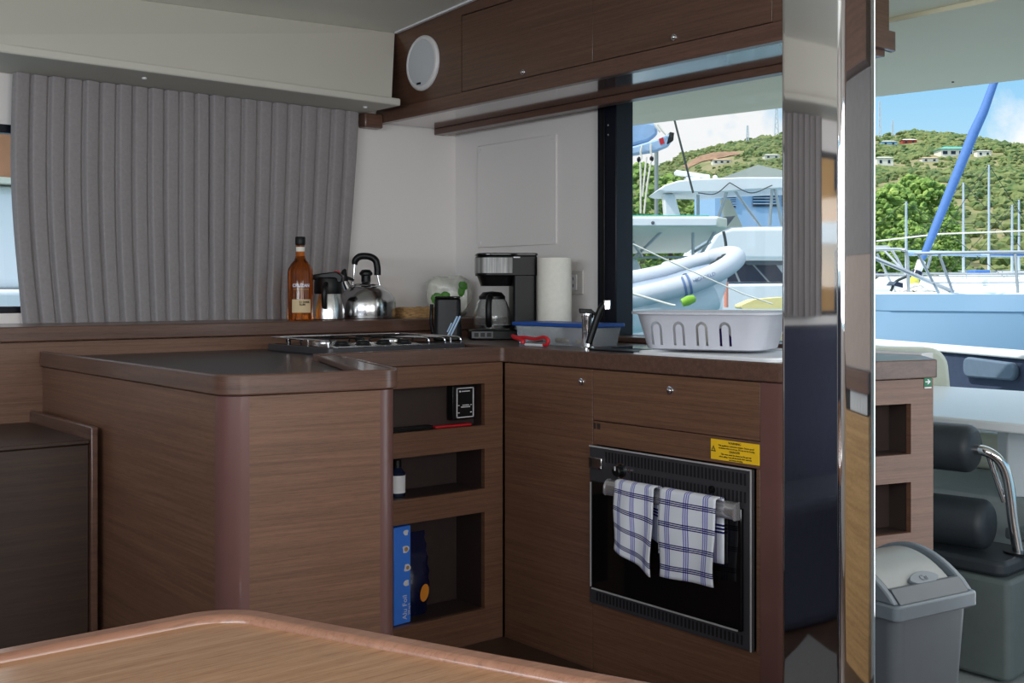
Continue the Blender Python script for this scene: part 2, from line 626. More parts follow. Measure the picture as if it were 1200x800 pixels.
# aft bulkhead on the right: solid next to the corner, window over the counter, doorway
mb = MB()
mb.box(2.89, 2.95, 3.005, 3.96, 0, 2.16)
mb.box(2.89, 2.95, 1.72, 3.005, 0, 0.93)
mb.box(2.89, 2.95, 2.16, 3.005, 1.80, 2.16)
mb.box(2.89, 2.95, -1.8, 3.005, 1.99, 2.2)
mb.box(2.89, 2.95, -1.8, 0.32, 0, 1.99)
mb.build('wall_right', M_['wall'], kind='structure')
mb = MB()
mb.box(2.872, 2.96, 2.909, 3.006, 0.93, 1.80)
mb.box(2.88, 2.96, 2.05, 2.16, 0.93, 1.99)
mb.box(2.88, 2.96, 2.16, 2.909, 0.925, 0.945)
w2 = mb.build('window_2', M_['navyframe'], bevel=0.004, kind='structure')
mb = MB()
mb.box(2.868, 2.873, 2.965, 2.985, 0.94, 1.795)
mb.build('frame_groove', M_['black'], w2, bevel=0.002)
mb = MB()
for z in (1.665, 1.70):
    mb.disc((2.868, 2.94, z), 0.004, 0.005, (-1, 0, 0), 10)
mb.build('screw', M_['chrome'], w2)
MB().box(2.915, 2.921, 2.16, 2.909, 0.945, 1.80).build('pane', M_['pane'], w2)
MB().box(2.77, 2.868, 1.99, 3.0, 0.926, 0.945).build('trim_1', M_['counter'], bevel=0.003, kind='structure')

# port side of the bulkhead (seen in the pillar): wood overhead, pale panel, counter front with daylight in its wood colour
MB().box(2.76, 2.885, -1.6, 0.31, 1.74, 2.2).build('trim_2', M_['fascia'], kind='structure')
MB().box(2.87, 2.888, -1.6, 0.31, 1.21, 1.735).build('trim_3', plain('bulkhead_grey', rgb(132, 132, 134), 0.6), kind='structure')
MB().box(2.87, 2.888, -1.6, 0.31, 0.88, 1.209).build('trim_11', plain('bulkhead_taupe', rgb(164, 150, 142), 0.5), kind='structure')
mb = MB()
for k in range(14):
    mb.box(2.815, 2.83, 0.02 + 0.02 * k, 0.031 + 0.02 * k, 0.755, 0.812)
mb.build('trim_12', M_['gelcoat'], kind='structure')
MB().box(2.832, 2.885, -1.6, 0.31, 0.752, 0.8145).build('trim_13', M_['slot'], kind='structure')
MB().box(2.80, 2.888, -1.6, 0.31, 0.815, 0.875).build('trim_4', M_['fascia'], kind='structure')
MB().box(2.82, 2.888, -1.6, 0.31, 0.0, 0.75).build('trim_5', M_['litwood'], kind='structure')

# soffit over the curtains with its lip, and the sloping lining panel above
soff = [(0.80, 3.552), (2.427, 3.624), (2.42, 3.895), (0.80, 3.895)]
MB().prism(soff, 1.81, 1.838).build('trim_6', M_['lining'], bevel=0.006, seg=3, kind='structure')
MB(fa).box(0.15, 2.6, 0.005, 0.36, 1.81, 1.838).build('trim_7', M_['lining'], bevel=0.006, kind='structure')
mb = MB()
zt0, zt1 = ceil_z(0.8, 3.755) - 0.001, ceil_z(2.485, 3.755) - 0.001
v = [(0.80, 3.565, 1.839), (2.395, 3.64, 1.839), (2.485, 3.755, zt1), (0.80, 3.69, ceil_z(.8, 3.69) - .001)]
mb.add(v + [(a, b + 0.03, c) for a, b, c in v], [(0, 1, 2, 3), (7, 6, 5, 4), (0, 4, 5, 1), (1, 5, 6, 2), (2, 6, 7, 3), (3, 7, 4, 0)])
mb.build('trim_8', M_['lining'], kind='structure')
MB(fa).box(0.15, 2.6, 0.29, 0.32, 1.84, 2.10).build('trim_9', M_['lining'], kind='structure')
mb = MB()
v = []
for y in (1.79, 3.74):
    for x, dz in ((2.474, -0.001), (2.4885, -0.001), (2.4885, -0.008), (2.474, -0.008)):
        v.append((x, y, ceil_z(x, y) + dz))
mb.add(v, [(0, 1, 2, 3), (7, 6, 5, 4), (0, 4, 5, 1), (1, 5, 6, 2), (2, 6, 7, 3), (3, 7, 4, 0)])
mb.build('trim_10', M_['white'], kind='structure')
for k, (x, y) in enumerate(((1.447, 3.684), (2.332, 3.728))):
    o = MB().lathe([(0, -0.006), (0.007, -0.005), (0.009, 0)], (x, y, 1.81), 20).build('soffit_stud', M_['hat'])
    tag(o, ('small white round stud under the soffit above the left curtain',
            'small white round stud under the soffit near its right end')[k], 'stud')

# ================================================================ BUILT-INS
# ledge under the curtains with its panelled front
t = thing('window_ledge', 'long brown wooden ledge under the curtains carrying bottle and kettle', 'ledge', (1.85, 3.7, 0))
MB().box(0.80, 2.886, 3.515, 3.892, 0.952, 0.997).build('ledge_top', M_['fascia'], t, bevel=0.004)
MB().box(0.80, 2.886, 3.537, 3.56, 0.0, 0.949).build('front_panel', M_['panel'], t)

# low cabinet at the far left
t = thing('low_cabinet', 'low brown cabinet, darkened for shade, left of the peninsula under the ledge', 'cabinet', (0.68, 3.25, 0))
MB().box(0.30, 1.037, 3.02, 3.535, 0.0, 0.70).build('body', M_['shadewood'], t, bevel=0.003)
MB().box(0.30, 1.037, 3.015, 3.535, 0.701, 0.712).build('top', M_['shadewood'], t, bevel=0.002)
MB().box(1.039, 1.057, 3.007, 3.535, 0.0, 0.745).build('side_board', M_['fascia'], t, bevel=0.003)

# ---- peninsula
P = round_poly([(1.076, 2.283), (1.474, 2.216), (1.665, 2.812), (1.604, 2.812), (1.604, 3.533), (1.076, 3.533)],
               [0.062, 0.05, 0, 0, 0, 0])
arcA, arcB = P[0:7], P[7:14]
t = thing('peninsula_cabinet', 'brown wood peninsula cabinet with rounded plum corner posts', 'cabinet', (1.3, 2.8, 0))
MB().strip([(1.076, 3.533), arcA[0]], 0.018, 0.0, 0.874).build('side_panel', M_['panel'], t)
MB().strip(arcA, 0.018, 0.0, 0.874).build('corner_post', M_['post'], t)
MB().strip([arcA[-1], arcB[0]], 0.018, 0.0, 0.874).build('front_panel', M_['panel'], t)
MB().strip(arcB, 0.018, 0.0, 0.874).build('corner_post', M_['post'], t)
MB().strip([arcB[-1], (1.665, 2.812)], 0.018, 0.0, 0.874).build('side_panel', M_['panel'], t)

W = round_poly([(1.068, 2.275), (1.481, 2.207), (1.675, 2.813), (1.604, 2.813), (1.604, 3.534), (1.068, 3.534)],
               [0.07, 0.056, 0, 0, 0, 0])
t = thing('peninsula_worktop', 'black worktop with raised brown wooden edge on the peninsula', 'worktop', (1.3, 2.8, 0.876))
MB().prism([(1.082, 2.30), (1.125, 2.288), (1.44, 2.236), (1.604, 2.8525), (2.306, 2.8525), (2.306, 3.534), (1.082, 3.534)], 0.8765, 0.905).build('black_top', M_['blacktop'], t)
MB().strip([(1.068, 3.534)] + W[0:14] + [(1.675, 2.813)], 0.016, 0.876, 0.922).build('edge_band', M_['fascia'], t, bevel=0.004, seg=3)
MB().prism([(1.388, 2.238), (1.468, 2.226), (1.656, 2.811), (1.602, 2.811)], 0.9055, 0.921).build('end_fiddle', M_['counter'], t, bevel=0.003)

# ---- L-shaped worktop of the galley
W2 = round_poly([(1.607, 2.815), (2.275, 2.815), (2.275, 1.702), (2.735, 1.582), (2.884, 1.715), (2.884, 3.535), (2.31, 3.535), (2.31, 2.85), (1.607, 2.85)],
                [0, 0.015, 0.055, 0.015, 0, 0, 0, 0, 0])
o = MB().prism(W2, 0.877, 0.925).build('galley_worktop', M_['counter'], bevel=0.004, seg=3)
tag(o, 'dark brown wooden L-shaped worktop running below the window', 'worktop')

# ---- open shelf unit with three niches
t = thing('niche_cabinet', 'brown shelf unit with three open niches beside the tall cupboard', 'cabinet', (1.95, 2.9, 0))
mb = MB()
y0, y1 = 2.819, 2.836
mb.box(1.68, 1.76, y0, y1, 0.0, 0.876)
mb.box(2.204, 2.277, y0, y1, 0.0, 0.876)
for z0, z1 in ((0.812, 0.876), (0.606, 0.68), (0.407, 0.48), (0.0, 0.102)):
    mb.box(1.76, 2.204, y0, y1, z0, z1)
mb.build('face_frame', M_['panel'], t)
mb = MB()
for z0, z1, yb in ((0.68, 0.812, 2.878), (0.48, 0.606, 2.97), (0.102, 0.407, 2.97)):
    mb.box(1.745, 1.759, y1, yb, z0, z1)
    mb.box(2.205, 2.219, y1, yb, z0, z1)
    mb.box(1.745, 2.219, yb, yb + 0.012, z0 - .012, z1 + .012)
    mb.box(1.745, 2.219, y1, yb, z0 - 0.012, z0)
    mb.box(1.745, 2.219, y1, yb, z1, z1 + 0.012)
mb.build('niche_lining', M_['niche'], t)

o = thing('gas_controller', 'small black control box with white outlined face in the top niche', 'controller', (2.14, 2.87, 0.70))
MB().box(2.098, 2.186, 2.846, 2.877, 0.70, 0.808).build('housing', M_['black'], o, bevel=0.003)
mb = MB()
fx0, fx1, fz0, fz1 = 2.113, 2.180, 0.706, 0.80
for a, b, c, d in ((fx0, fx1, fz1 - .003, fz1), (fx0, fx1, fz0, fz0 + .003), (fx0, fx0 + .003, fz0, fz1), (fx1 - .003, fx1, fz0, fz1)):
    mb.box(a, b, 2.844, 2.8458, c, d)
for x in (2.122, 2.17):
    for z in (0.722, 0.745):
        mb.box(x - .003, x + .003, 2.8446, 2.8458, z - .0012, z + .0012)
mb.box(2.131, 2.166, 2.8446, 2.8458, 0.738, 0.741)
mb.box(2.136, 2.162, 2.8446, 2.8458, 0.744, 0.7465)
mb.box(2.133, 2.165, 2.8446, 2.8458, 0.787, 0.790)
mb.disc((2.127, 2.8458, 0.7885), 0.003, 0.0012, (0, -1, 0), 10)
mb.build('face_print', M_['white'], o)

o = MB().box(2.03, 2.17, 2.84, 2.868, 0.6805, 0.687).build('red_pouch', M_['red'], bevel=0.002)
tag(o, 'flat red pouch lying in the top niche', 'pouch')
o = MB().box(1.80, 2.02, 2.84, 2.87, 0.6805, 0.692).build('black_folder', M_['black'], bevel=0.002)
tag(o, 'thin black folder lying flat in the top niche', 'folder')
o = thing('sauce_bottle', 'small dark bottle with white label half hidden in the middle niche', 'bottle', (1.918, 2.885, 0.4805))
MB().lathe([(0, 0.4805), (0.024, 0.481), (0.025, 0.49), (0.025, 0.552), (0.012, 0.566), (0.011, 0.57)], (1.918, 2.885, 0), 24).build('body', M_['tint'], o)
MB().lathe([(0.0256, 0.492), (0.0256, 0.545)], (1.918, 2.885, 0), 24).build('label_band', M_['white'], o)
MB().lathe([(0, 0.59), (0.013, 0.59), (0.014, 0.568), (0, 0.568)], (1.918, 2.885, 0), 20).build('cap', M_['black'], o)

o = thing('foil_box', 'upright bright blue narrow carton in the bottom niche', 'carton', (1.92, 2.88, 0.103))
fm = frame((1.918, 2.845, 0.103), 0.1)
MB(fm).box(-0.04, 0.024, 0, 0.05, 0, 0.292).build('carton', M_['foil'], o, bevel=0.0015)
mb = MB(fm)
for cx, cz, rr in ((0.006, 0.272, 0.009), (0.004, 0.222, 0.012), (0.010, 0.166, 0.012), (0.008, 0.12, 0.010)):
    mb = MB(fm)
    ring = [(cx + rr * (1 + 0.25 * math.sin(3 * a + cz * 90)) * math.cos(a), cz + 1.1 * rr * (1 + 0.2 * math.cos(2 * a)) * math.sin(a))
            for a in [2 * PI * k / 16 for k in range(16)]]
    mb.prism(ring, -0.0008, -0.0001, axis='y')
    mb.build('food_picture', M_['white'], o)
for cx, cz, rr in ((0.006, 0.222, 0.007), (0.012, 0.166, 0.006)):
    mb = MB(fm)
    mb.prism([(cx + rr * math.cos(a), cz + rr * math.sin(a)) for a in [2 * PI * k / 12 for k in range(12)]], -0.0014, -0.0009, axis='y')
    mb.build('food_picture', M_['wicker'], o)
text('Alu Foil', 0.024, fm @ Matrix.Translation((0.002, -0.0004, 0.048)) @ FACE_NY @ Matrix.Rotation(PI / 2, 4, 'Z'), M_['white'], o)
text('200 sq ft', 0.010, fm @ Matrix.Translation((0.018, -0.0004, 0.040)) @ FACE_NY @ Matrix.Rotation(PI / 2, 4, 'Z'), M_['white'], o)

o = thing('coffee_bag', 'dark navy foil bag with orange emblem beside the blue carton', 'bag', (1.995, 2.9, 0.103))


def bagf(u, v):
    z = 0.255 * v
    th = 0.03 * math.sin(PI * min(1, v * 1.2 + 0.12)) + 0.004 * (1 - v)
    a = 2 * PI * u
    wv = 0.036 + 0.016 * math.sin(PI * min(1, (1 - v) * 0.9)) + 0.003 * math.sin(v * 40)
    return (1.995 + wv * math.cos(a), 2.905 + th * math.sin(a) * (1.0 - 0.75 * max(0, v - 0.6) / 0.4), 0.1035 + z)


MB().grid(bagf, 28, 24).build('pouch', M_['bag'], o, merge=True)
MB().prism([(2.008 + 0.016 * math.cos(a), 0.175 + 0.026 * math.sin(a) + 0.006 * math.cos(a)) for a in [2 * PI * k / 20 for k in range(20)]],
           2.868, 2.8695, axis='y').build('emblem', M_['orange'], o)


def push_knob(parent, c, n=(-1, 0, 0), r=0.0115):
    nn = Vector(n)
    c = Vector(c)
    q = Vector((0, 0, 1)).rotation_difference(nn).to_matrix()
    o = MB().lathe([(0, 0), (r, 0), (r * 1.02, 0.002), (r * 0.9, 0.005), (r * 0.72, 0.0055), (r * 0.66, 0.0035), (r * 0.6, 0.0035),
                    (r * 0.58, 0.009), (r * 0.45, 0.0105), (0, 0.0108)], c, 24, R=q).build('knob', M_['chrome'], parent, ang=50)
    return o


# ---- tall cupboard
t = thing('tall_cupboard', 'tall narrow brown cupboard between the niches and the oven', 'cupboard', (2.58, 2.6, 0))
MB().box(2.302, 2.87, 2.406, 2.812, 0.0, 0.875).build('body', M_['niche'], t)
d = MB().box(2.280, 2.300, 2.4065, 2.812, 0.0, 0.874).build('door', M_['panel'], t, bevel=0.0008)
push_knob(d, (2.280, 2.452, 0.836))

# ---- oven housing with drawer
t = thing('oven_cabinet', 'brown cabinet with one wide drawer above the built-in oven', 'cabinet', (2.58, 2.1, 0))
mb = MB()
mb.box(2.302, 2.87, 1.798, 1.81, 0.0, 0.875)
mb.box(2.302, 2.87, 2.392, 2.404, 0.0, 0.875)
mb.box(2.302, 2.87, 1.811, 2.391, 0.665, 0.875)
mb.box(2.302, 2.87, 1.811, 2.391, 0.0, 0.185)
mb.build('body', M_['niche'], t)
d = MB().box(2.280, 2.300, 1.799, 2.4035, 0.728, 0.874).build('drawer', M_['panel'], t, bevel=0.0008)
push_knob(d, (2.280, 2.10, 0.834), r=0.0125)
MB().box(2.280, 2.300, 1.799, 2.4035, 0.658, 0.7255).build('filler_panel', M_['panel'], t, bevel=0.001)
MB().box(2.280, 2.300, 1.799, 2.4035, 0.0, 0.1975).build('lower_panel', M_['panel'], t, bevel=0.001)
MB().box(2.280, 2.300, 1.799, 1.8105, 0.198, 0.657).build('side_filler', M_['panel'], t, bevel=0.001)
o = MB()
o.box(2.2785, 2.2798, 2.392, 2.4, 0.703, 0.72)
o.box(2.2785, 2.2798, 2.374, 2.386, 0.703, 0.72)
tag(o.build('warning_pictogram', M_['niche']), 'tiny faded pictogram sticker at upper left above the oven', 'sticker')

# ---- corner post and end cabinet with two niches
E0, EA = (2.279, 1.7065, 0), math.atan2(-0.121, 0.46)
fe = frame(E0, EA)
t = thing('end_cabinet', 'brown end cabinet with two dark open niches behind the pillar', 'cabinet', (2.5, 1.75, 0))
pp = round_poly([(2.279, 1.797), (2.279, 1.7065), (2.73, 1.588)], [0, 0.05, 0], seg=8)
MB().strip(pp[0:10], 0.016, 0.0, 0.875).build('corner_post', M_['post'], t)
mb = MB(fe)
mb.box(0.044, 0.13, 0, 0.016, 0.0, 0.875)
mb.box(0.386, 0.462, 0, 0.016, 0.0, 0.875)
for z0, z1 in ((0.0, 0.481), (0.611, 0.683), (0.813, 0.875)):
    mb.box(0.13, 0.386, 0, 0.016, z0, z1)
mb.build('face_frame', M_['panel'], t)
mb = MB(fe)
for z0, z1 in ((0.481, 0.611), (0.683, 0.813)):
    mb.box(0.118, 0.129, 0.016, 0.08, z0, z1)
    mb.box(0.387, 0.398, 0.016, 0.08, z0, z1)
    mb.box(0.118, 0.398, 0.08, 0.086, z0 - .01, z1 + .01)
    mb.box(0.118, 0.398, 0.016, 0.08, z0 - .01, z0)
    mb.box(0.118, 0.398, 0.016, 0.08, z1, z1 + .01)
mb.build('niche_lining', M_['niche'], t)
MB(fe).strip([(0.462, 0), (0.47, 0.01), (0.475, 0.03), (0.50, 0.10)], 0.014, 0.0, 0.875).build('side_panel', M_['panel'], t)

s = thing('exit_sign', 'small green exit sticker with white arrow on the end cabinet', 'sign', tuple(fe @ Vector((0.442, -0.001, 0.85))))
MB(fe).box(0.43, 0.455, -0.0015, -0.0003, 0.855, 0.880).build('sticker', M_['green'], s)
mb = MB(fe)
mb.prism([(0.433, 0.866), (0.444, 0.866), (0.440, 0.861), (0.4435, 0.861), (0.451, 0.8675), (0.4435, 0.874), (0.440, 0.874), (0.444, 0.869), (0.433, 0.869)],
         -0.0022, -0.0016, axis='y')
mb.box(0.431, 0.454, -0.0022, -0.0003, 0.8505, 0.8535)
mb.build('arrow', M_['white'], s)

# ---- overhead cabinet
t = thing('overhead_cabinet', 'long dark brown overhead cabinet with two doors under the ceiling', 'cabinet', (2.68, 2.84, 1.757))


def ohp(y0, y1, z0, ztop=None, x=2.50):
    g = 0.002
    return [(y0, z0), (y1, z0), (y1, ztop or ceil_z(x, y1) - g), (y0, ztop or ceil_z(x, y0) - g)]


MB().prism(ohp(1.79, 3.893, 1.80), 2.516, 2.84, axis='x').build('body', M_['glossy'], t)
MB().box(2.516, 2.84, 1.79, 3.893, 1.783, 1.799).build('underside', M_['lacquer'], t)
mb = MB()
mb.prism(ohp(3.326, 3.893, 1.829), 2.492, 2.515, axis='x')
mb.prism(ohp(1.785, 3.326, 2.110), 2.492, 2.515, axis='x')
mb.prism(ohp(1.785, 1.923, 1.829, 2.110), 2.492, 2.515, axis='x')
mb.build('face_frame', M_['glossy'], t)
mb = MB()
mb.prism(round_poly([(2.488, 3.893), (2.488, 1.772), (2.858, 1.772), (2.858, 1.789), (2.515, 1.789), (2.515, 3.893)], [0, .02, .02, 0, 0, 0]), 1.775, 1.827)
mb.build('bottom_rail', M_['fascia'], t, bevel=0.003)
for y0, y1, ky in ((2.6312, 3.3235, 2.973), (1.926, 2.629, 2.28)):
    d = MB().box(2.493, 2.513, y0, y1, 1.831, 2.107).build('door', M_['glossy'], t, bevel=0.001)
    push_knob(d, (2.493, ky, 1.85), r=0.0105)
MB().box(2.775, 2.82, 1.79, 3.893, 1.757, 1.7825).build('valance_strip', M_['fascia'], t, bevel=0.002)
MB().box(2.402, 2.487, 3.84, 3.893, 1.752, 1.809).build('end_block', M_['fascia'], t, bevel=0.006)

t = thing('wall_speaker', 'round pale grey speaker set into the overhead cabinet', 'speaker', (2.49, 3.565, 1.87))
q = Vector((0, 0, 1)).rotation_difference(Vector((-1, 0, 0))).to_matrix()
MB().lathe([(0.088, 0), (0.105, 0), (0.105, 0.006), (0.098, 0.013), (0.090, 0.0135), (0.088, 0.010)], (2.491, 3.565, 1.972), 48, R=q).build('rim', M_['speakerrim'], t)
MB().lathe([(0, 0.002), (0.088, 0.002), (0.088, 0.0115), (0.05, 0.0135), (0, 0.014)], (2.491, 3.565, 1.972), 48, R=q).build('grille', M_['speaker'], t)
MB().box(2.4755, 2.480, 3.566, 3.590, 1.891, 1.898).build('badge', M_['black'], t)

# ---- white access panel and outlet on the bulkhead
t = thing('access_panel', 'square white access panel screwed to the white wall', 'panel', (2.885, 3.49, 1.28))
MB().box(2.882, 2.8895, 3.243, 3.735, 1.281, 1.703).build('plate', M_['wall'], t, bevel=0.003)
for y in (3.262, 3.716):
    for z in (1.30, 1.684):
        MB().disc((2.882, y, z), 0.006, 0.002, (-1, 0, 0), 14).build('screw', M_['white'], t)
t = thing('power_outlet', 'white double power outlet beside the paper roll', 'outlet', (2.885, 3.138, 1.089))
MB().box(2.880, 2.8895, 3.092, 3.212, 1.089, 1.18).build('plate', M_['outletw'], t, bevel=0.004, seg=3)
MB().box(2.876, 2.8795, 3.122, 3.180, 1.105, 1.163).build('socket', M_['white'], t, bevel=0.002)
mb = MB()
for y in (3.14, 3.162):
    for z in (1.122, 1.148):
        mb.box(2.8755, 2.8759, y - .0018, y + .0018, z - .006, z + .006)
mb.build('slot', M_['black'], t)

# ==================================================================== OVEN
t = thing('oven', 'black built-in oven with chrome handle and vented panel', 'oven', (2.5, 2.108, 0.2))
MB().box(2.2805, 2.80, 1.83, 2.385, 0.21, 0.645).build('casing', M_['black'], t)
MB().box(2.264, 2.279, 1.814, 2.402, 0.20, 0.655).build('front_frame', M_['enamel'], t, bevel=0.002)
mb = MB()
mb.box(2.2615, 2.2638, 1.812, 2.402, 0.6525, 0.6565)
mb.box(2.2615, 2.2638, 1.812, 1.816, 0.20, 0.6525)
mb.build('trim_line', M_['trimsteel'], t)
mb = MB()
for k in range(40):
    y = 1.83 + k * 0.0128
    if y < 2.335:
        mb.box(2.2628, 2.2638, y, y + 0.006, 0.614, 0.644)
mb.build('upper_vents', M_['slot'], t)
mb = MB()
for k in range(32):
    y = 1.83 + k * 0.0128
    if y < 2.23:
        mb.box(2.2628, 2.2638, y, y + 0.006, 0.570, 0.598)
mb.build('lower_vents', M_['slot'], t)
mb = MB()
for k in range(40):
    y = 1.84 + k * 0.0135
    if y < 2.38:
        mb.box(2.2628, 2.2638, y, y + 0.006, 0.212, 0.236)
mb.build('bottom_vents', M_['slot'], t)
k_ = MB().lathe([(0, 0), (0.019, 0), (0.0195, 0.003), (0.016, 0.006), (0.0155, 0.02), (0.012, 0.024), (0, 0.024)], (2.2638, 2.272, 0.597), 28, R=q).build('control_knob', M_['black'], t)
MB().lathe([(0.0196, 0.0005), (0.022, 0.0005), (0.022, 0.003), (0.0196, 0.003)], (2.2638, 2.272, 0.597), 28, R=q).build('knob_ring', M_['chrome'], k_)
MB().box(2.238, 2.2395, 2.270, 2.274, 0.600, 0.612).build('knob_mark', M_['white'], k_)
MB().lathe([(0, 0), (0.006, 0), (0.006, 0.006), (0, 0.008)], (2.2638, 2.236, 0.602), 16, R=q).build('igniter_button', M_['chrome'], t)
MB().lathe([(0, 0), (0.010, 0), (0.010, 0.004), (0.003, 0.006), (0, 0.006)], (2.2638, 1.94, 0.59), 20, R=q).build('lock_plug', M_['blackgloss'], t)
lt = MB().box(2.256, 2.2638, 2.345, 2.398, 0.592, 0.624).build('latch_plate', M_['steel'], t, bevel=0.002)
MB().box(2.2545, 2.256, 2.386, 2.389, 0.596, 0.62).build('latch_slot', M_['black'], lt)
MB().box(2.249, 2.2545, 2.338, 2.352, 0.592, 0.600).build('latch_tongue', M_['chrome'], lt, bevel=0.001)
d = MB().box(2.252, 2.2635, 1.836, 2.388, 0.247, 0.556).build('door', M_['blackgloss'], t, bevel=0.002)
mb = MB()
mb.box(2.2495, 2.2518, 2.381, 2.385, 0.253, 0.553)
mb.box(2.2495, 2.2518, 1.846, 2.379, 0.2465, 0.2505)
mb.build('door_trim', M_['trimsteel'], d)
# curved handle profile spanning the door
prof = [(2.2515, 0.571), (2.240, 0.571), (2.232, 0.566), (2.2265, 0.556), (2.225, 0.545), (2.2265, 0.536), (2.231, 0.530), (2.236, 0.532), (2.233, 0.540),
        (2.235, 0.551), (2.240, 0.558), (2.2515, 0.561)]
MB().prism(prof, 1.843, 2.30, axis='y').build('handle', M_['handlesteel'], d, ang=60)
for y in (1.8395, 2.3005):
    MB().prism([(2.2515, 0.573), (2.238, 0.573), (2.229, 0.566), (2.2235, 0.555), (2.223, 0.536), (2.230, 0.528), (2.2515, 0.528)], y, y + 0.003, axis='y').build('handle_end', M_['handlesteel'], d)

# ---- warning sticker
s = thing('warning_sticker', 'yellow warning sticker with black triangle above the oven', 'sticker', (2.279, 1.877, 0.663))
MB().box(2.2782, 2.2797, 1.7995, 1.957, 0.6665, 0.719).build('sticker', M_['yellow'], s)
fs = Matrix.Translation((2.2778, 1.878, 0.692)) @ FACE_NX
text('WARNING', 0.0085, fs @ Matrix.Translation((0.0, 0.0205, 0)), M_['ink'], s)
text('This appliance consumes oxygen. Ensure good', 0.0062, fs @ Matrix.Translation((0.004, 0.0125, 0)), M_['ink'], s)
text('ventilation when it is in use. Do not use for heating.', 0.0056, fs @ Matrix.Translation((0.006, 0.006, 0)), M_['ink'], s)
text('DANGER', 0.0085, fs @ Matrix.Translation((0.0, -0.0018, 0)), M_['ink'], s)
text('This oven must be closed at the gas tap', 0.0062, fs @ Matrix.Translation((0.004, -0.0095, 0)), M_['ink'], s)
text('when sailing. Turn off the bottle after each use', 0.0056, fs @ Matrix.Translation((0.002, -0.016, 0)), M_['ink'], s)
text('and before sleeping', 0.0056, fs @ Matrix.Translation((0.004, -0.0222, 0)), M_['ink'], s)
mb = MB(fs @ Matrix.Translation((-0.070, 0.002, 0)))
mb.add([(-0.0085, -0.007, 0), (0.0085, -0.007, 0), (0, 0.009, 0), (-0.0048, -0.0045, 0), (0.0048, -0.0045, 0), (0, 0.0045, 0)],
       [(0, 1, 4, 3), (1, 2, 5, 4), (2, 0, 3, 5)])
mb.add([(-0.0009, -0.0032, 0), (0.0009, -0.0032, 0), (0.0011, 0.0018, 0), (-0.0011, 0.0018, 0)], [(0, 1, 2, 3)])
mb.build('triangle', M_['ink'], s)


# ---- tea towels over the handle
def towel(name, label, ya, yb, front, back, skew, wob, grp=None, side=1):
    """cloth hung over the handle: front drop, over the bar, back drop; y from ya to yb"""
    prof = []
    zt = 0.574
    n1, n2 = 22, 8

    def f(u, v):
        y = ya + (yb - ya) * u
        arc = v
        sag = skew * (u - 0.5)
        if v < 0.62:                       # front
            s = v / 0.62
            z = (zt - front - sag) + (front + sag) * s
            x = 2.213 - 0.006 * math.sin(PI * s)
        elif v < 0.74:
            s = (v - 0.62) / 0.12
            a = PI * s
            x = 2.2295 - 0.0165 * math.cos(a)
            z = zt + 0.006 * math.sin(a)
        else:
            s = (v - 0.74) / 0.26
            x = 2.246
            z = zt - (back + sag) * s
        k = max(0, 1 - v / 0.62) if v < 0.62 else 0.0
        amp = wob * (0.35 + k)
        if v > 0.6:
            amp *= 0.25
        x += amp * math.sin(u * 7.5 + 1.3 + 2.0 * k) - 0.3 * amp
        y += 0.006 * k * math.sin(3 * u + 6 * k)
        return (x, y, z)
    o = MB().grid(f, 24, 44).build(name, M_['towel'], None, solid=0.0035, offset=0, uvgrid=(24, 44), ang=70)
    return tag(o, label, 'towel', grp)


towel('tea_towel', 'blue and white plaid tea towel hanging at the left of the oven handle', 2.246, 2.100, 0.208, 0.13, 0.05, 0.006, 'tea towels on the oven handle')
towel('tea_towel', 'blue and white plaid tea towel hanging flat at the right of the oven handle', 2.076, 1.886, 0.222, 0.17, -0.008, 0.003, 'tea towels on the oven handle')
R_VIEW = math.radians(-39.4)

# back fold of the left towel
_tw = bpy.data.objects['tea_towel']
MB().grid(lambda u, v: (2.238 + 0.002 * math.sin(6 * u), 2.105 - 0.06 * u, 0.40 + 0.12 * v), 8, 12).build(
    'back_fold', M_['towel'], _tw, solid=0.003, uvgrid=(8, 12), ang=70)

# ==================================================================== STOVE
ZS = 0.9055
t = thing('stove', 'low steel hob with black grates and wire rails on the black worktop', 'stove', (2.03, 3.23, ZS))
MB().prism(round_poly([(1.765, 3.03), (2.295, 3.03), (2.295, 3.44), (1.765, 3.44)], 0.02), ZS, ZS + 0.022).build('hob_plate', M_['enamel'], t, bevel=0.002)
MB().prism(round_poly([(1.785, 3.13), (2.28, 3.13), (2.28, 3.425), (1.785, 3.425)], 0.015), ZS + 0.0221, ZS + 0.0235).build('burner_well', M_['blackgloss'], t)
MB().prism([(3.032, ZS + .0221), (3.032, ZS + .026), (3.118, ZS + .032), (3.118, ZS + .0221)], 1.785, 2.11, axis='x').build('control_panel', M_['steel'], t, bevel=0.001)
for k in range(4):
    MB().lathe([(0, 0), (0.026, 0), (0.0265, 0.002), (0.021, 0.004), (0.020, 0.010), (0.017, 0.013), (0, 0.013)], (1.835 + 0.077 * k, 3.07, ZS + 0.0285), 24).build('control_knob', M_['black'], t)
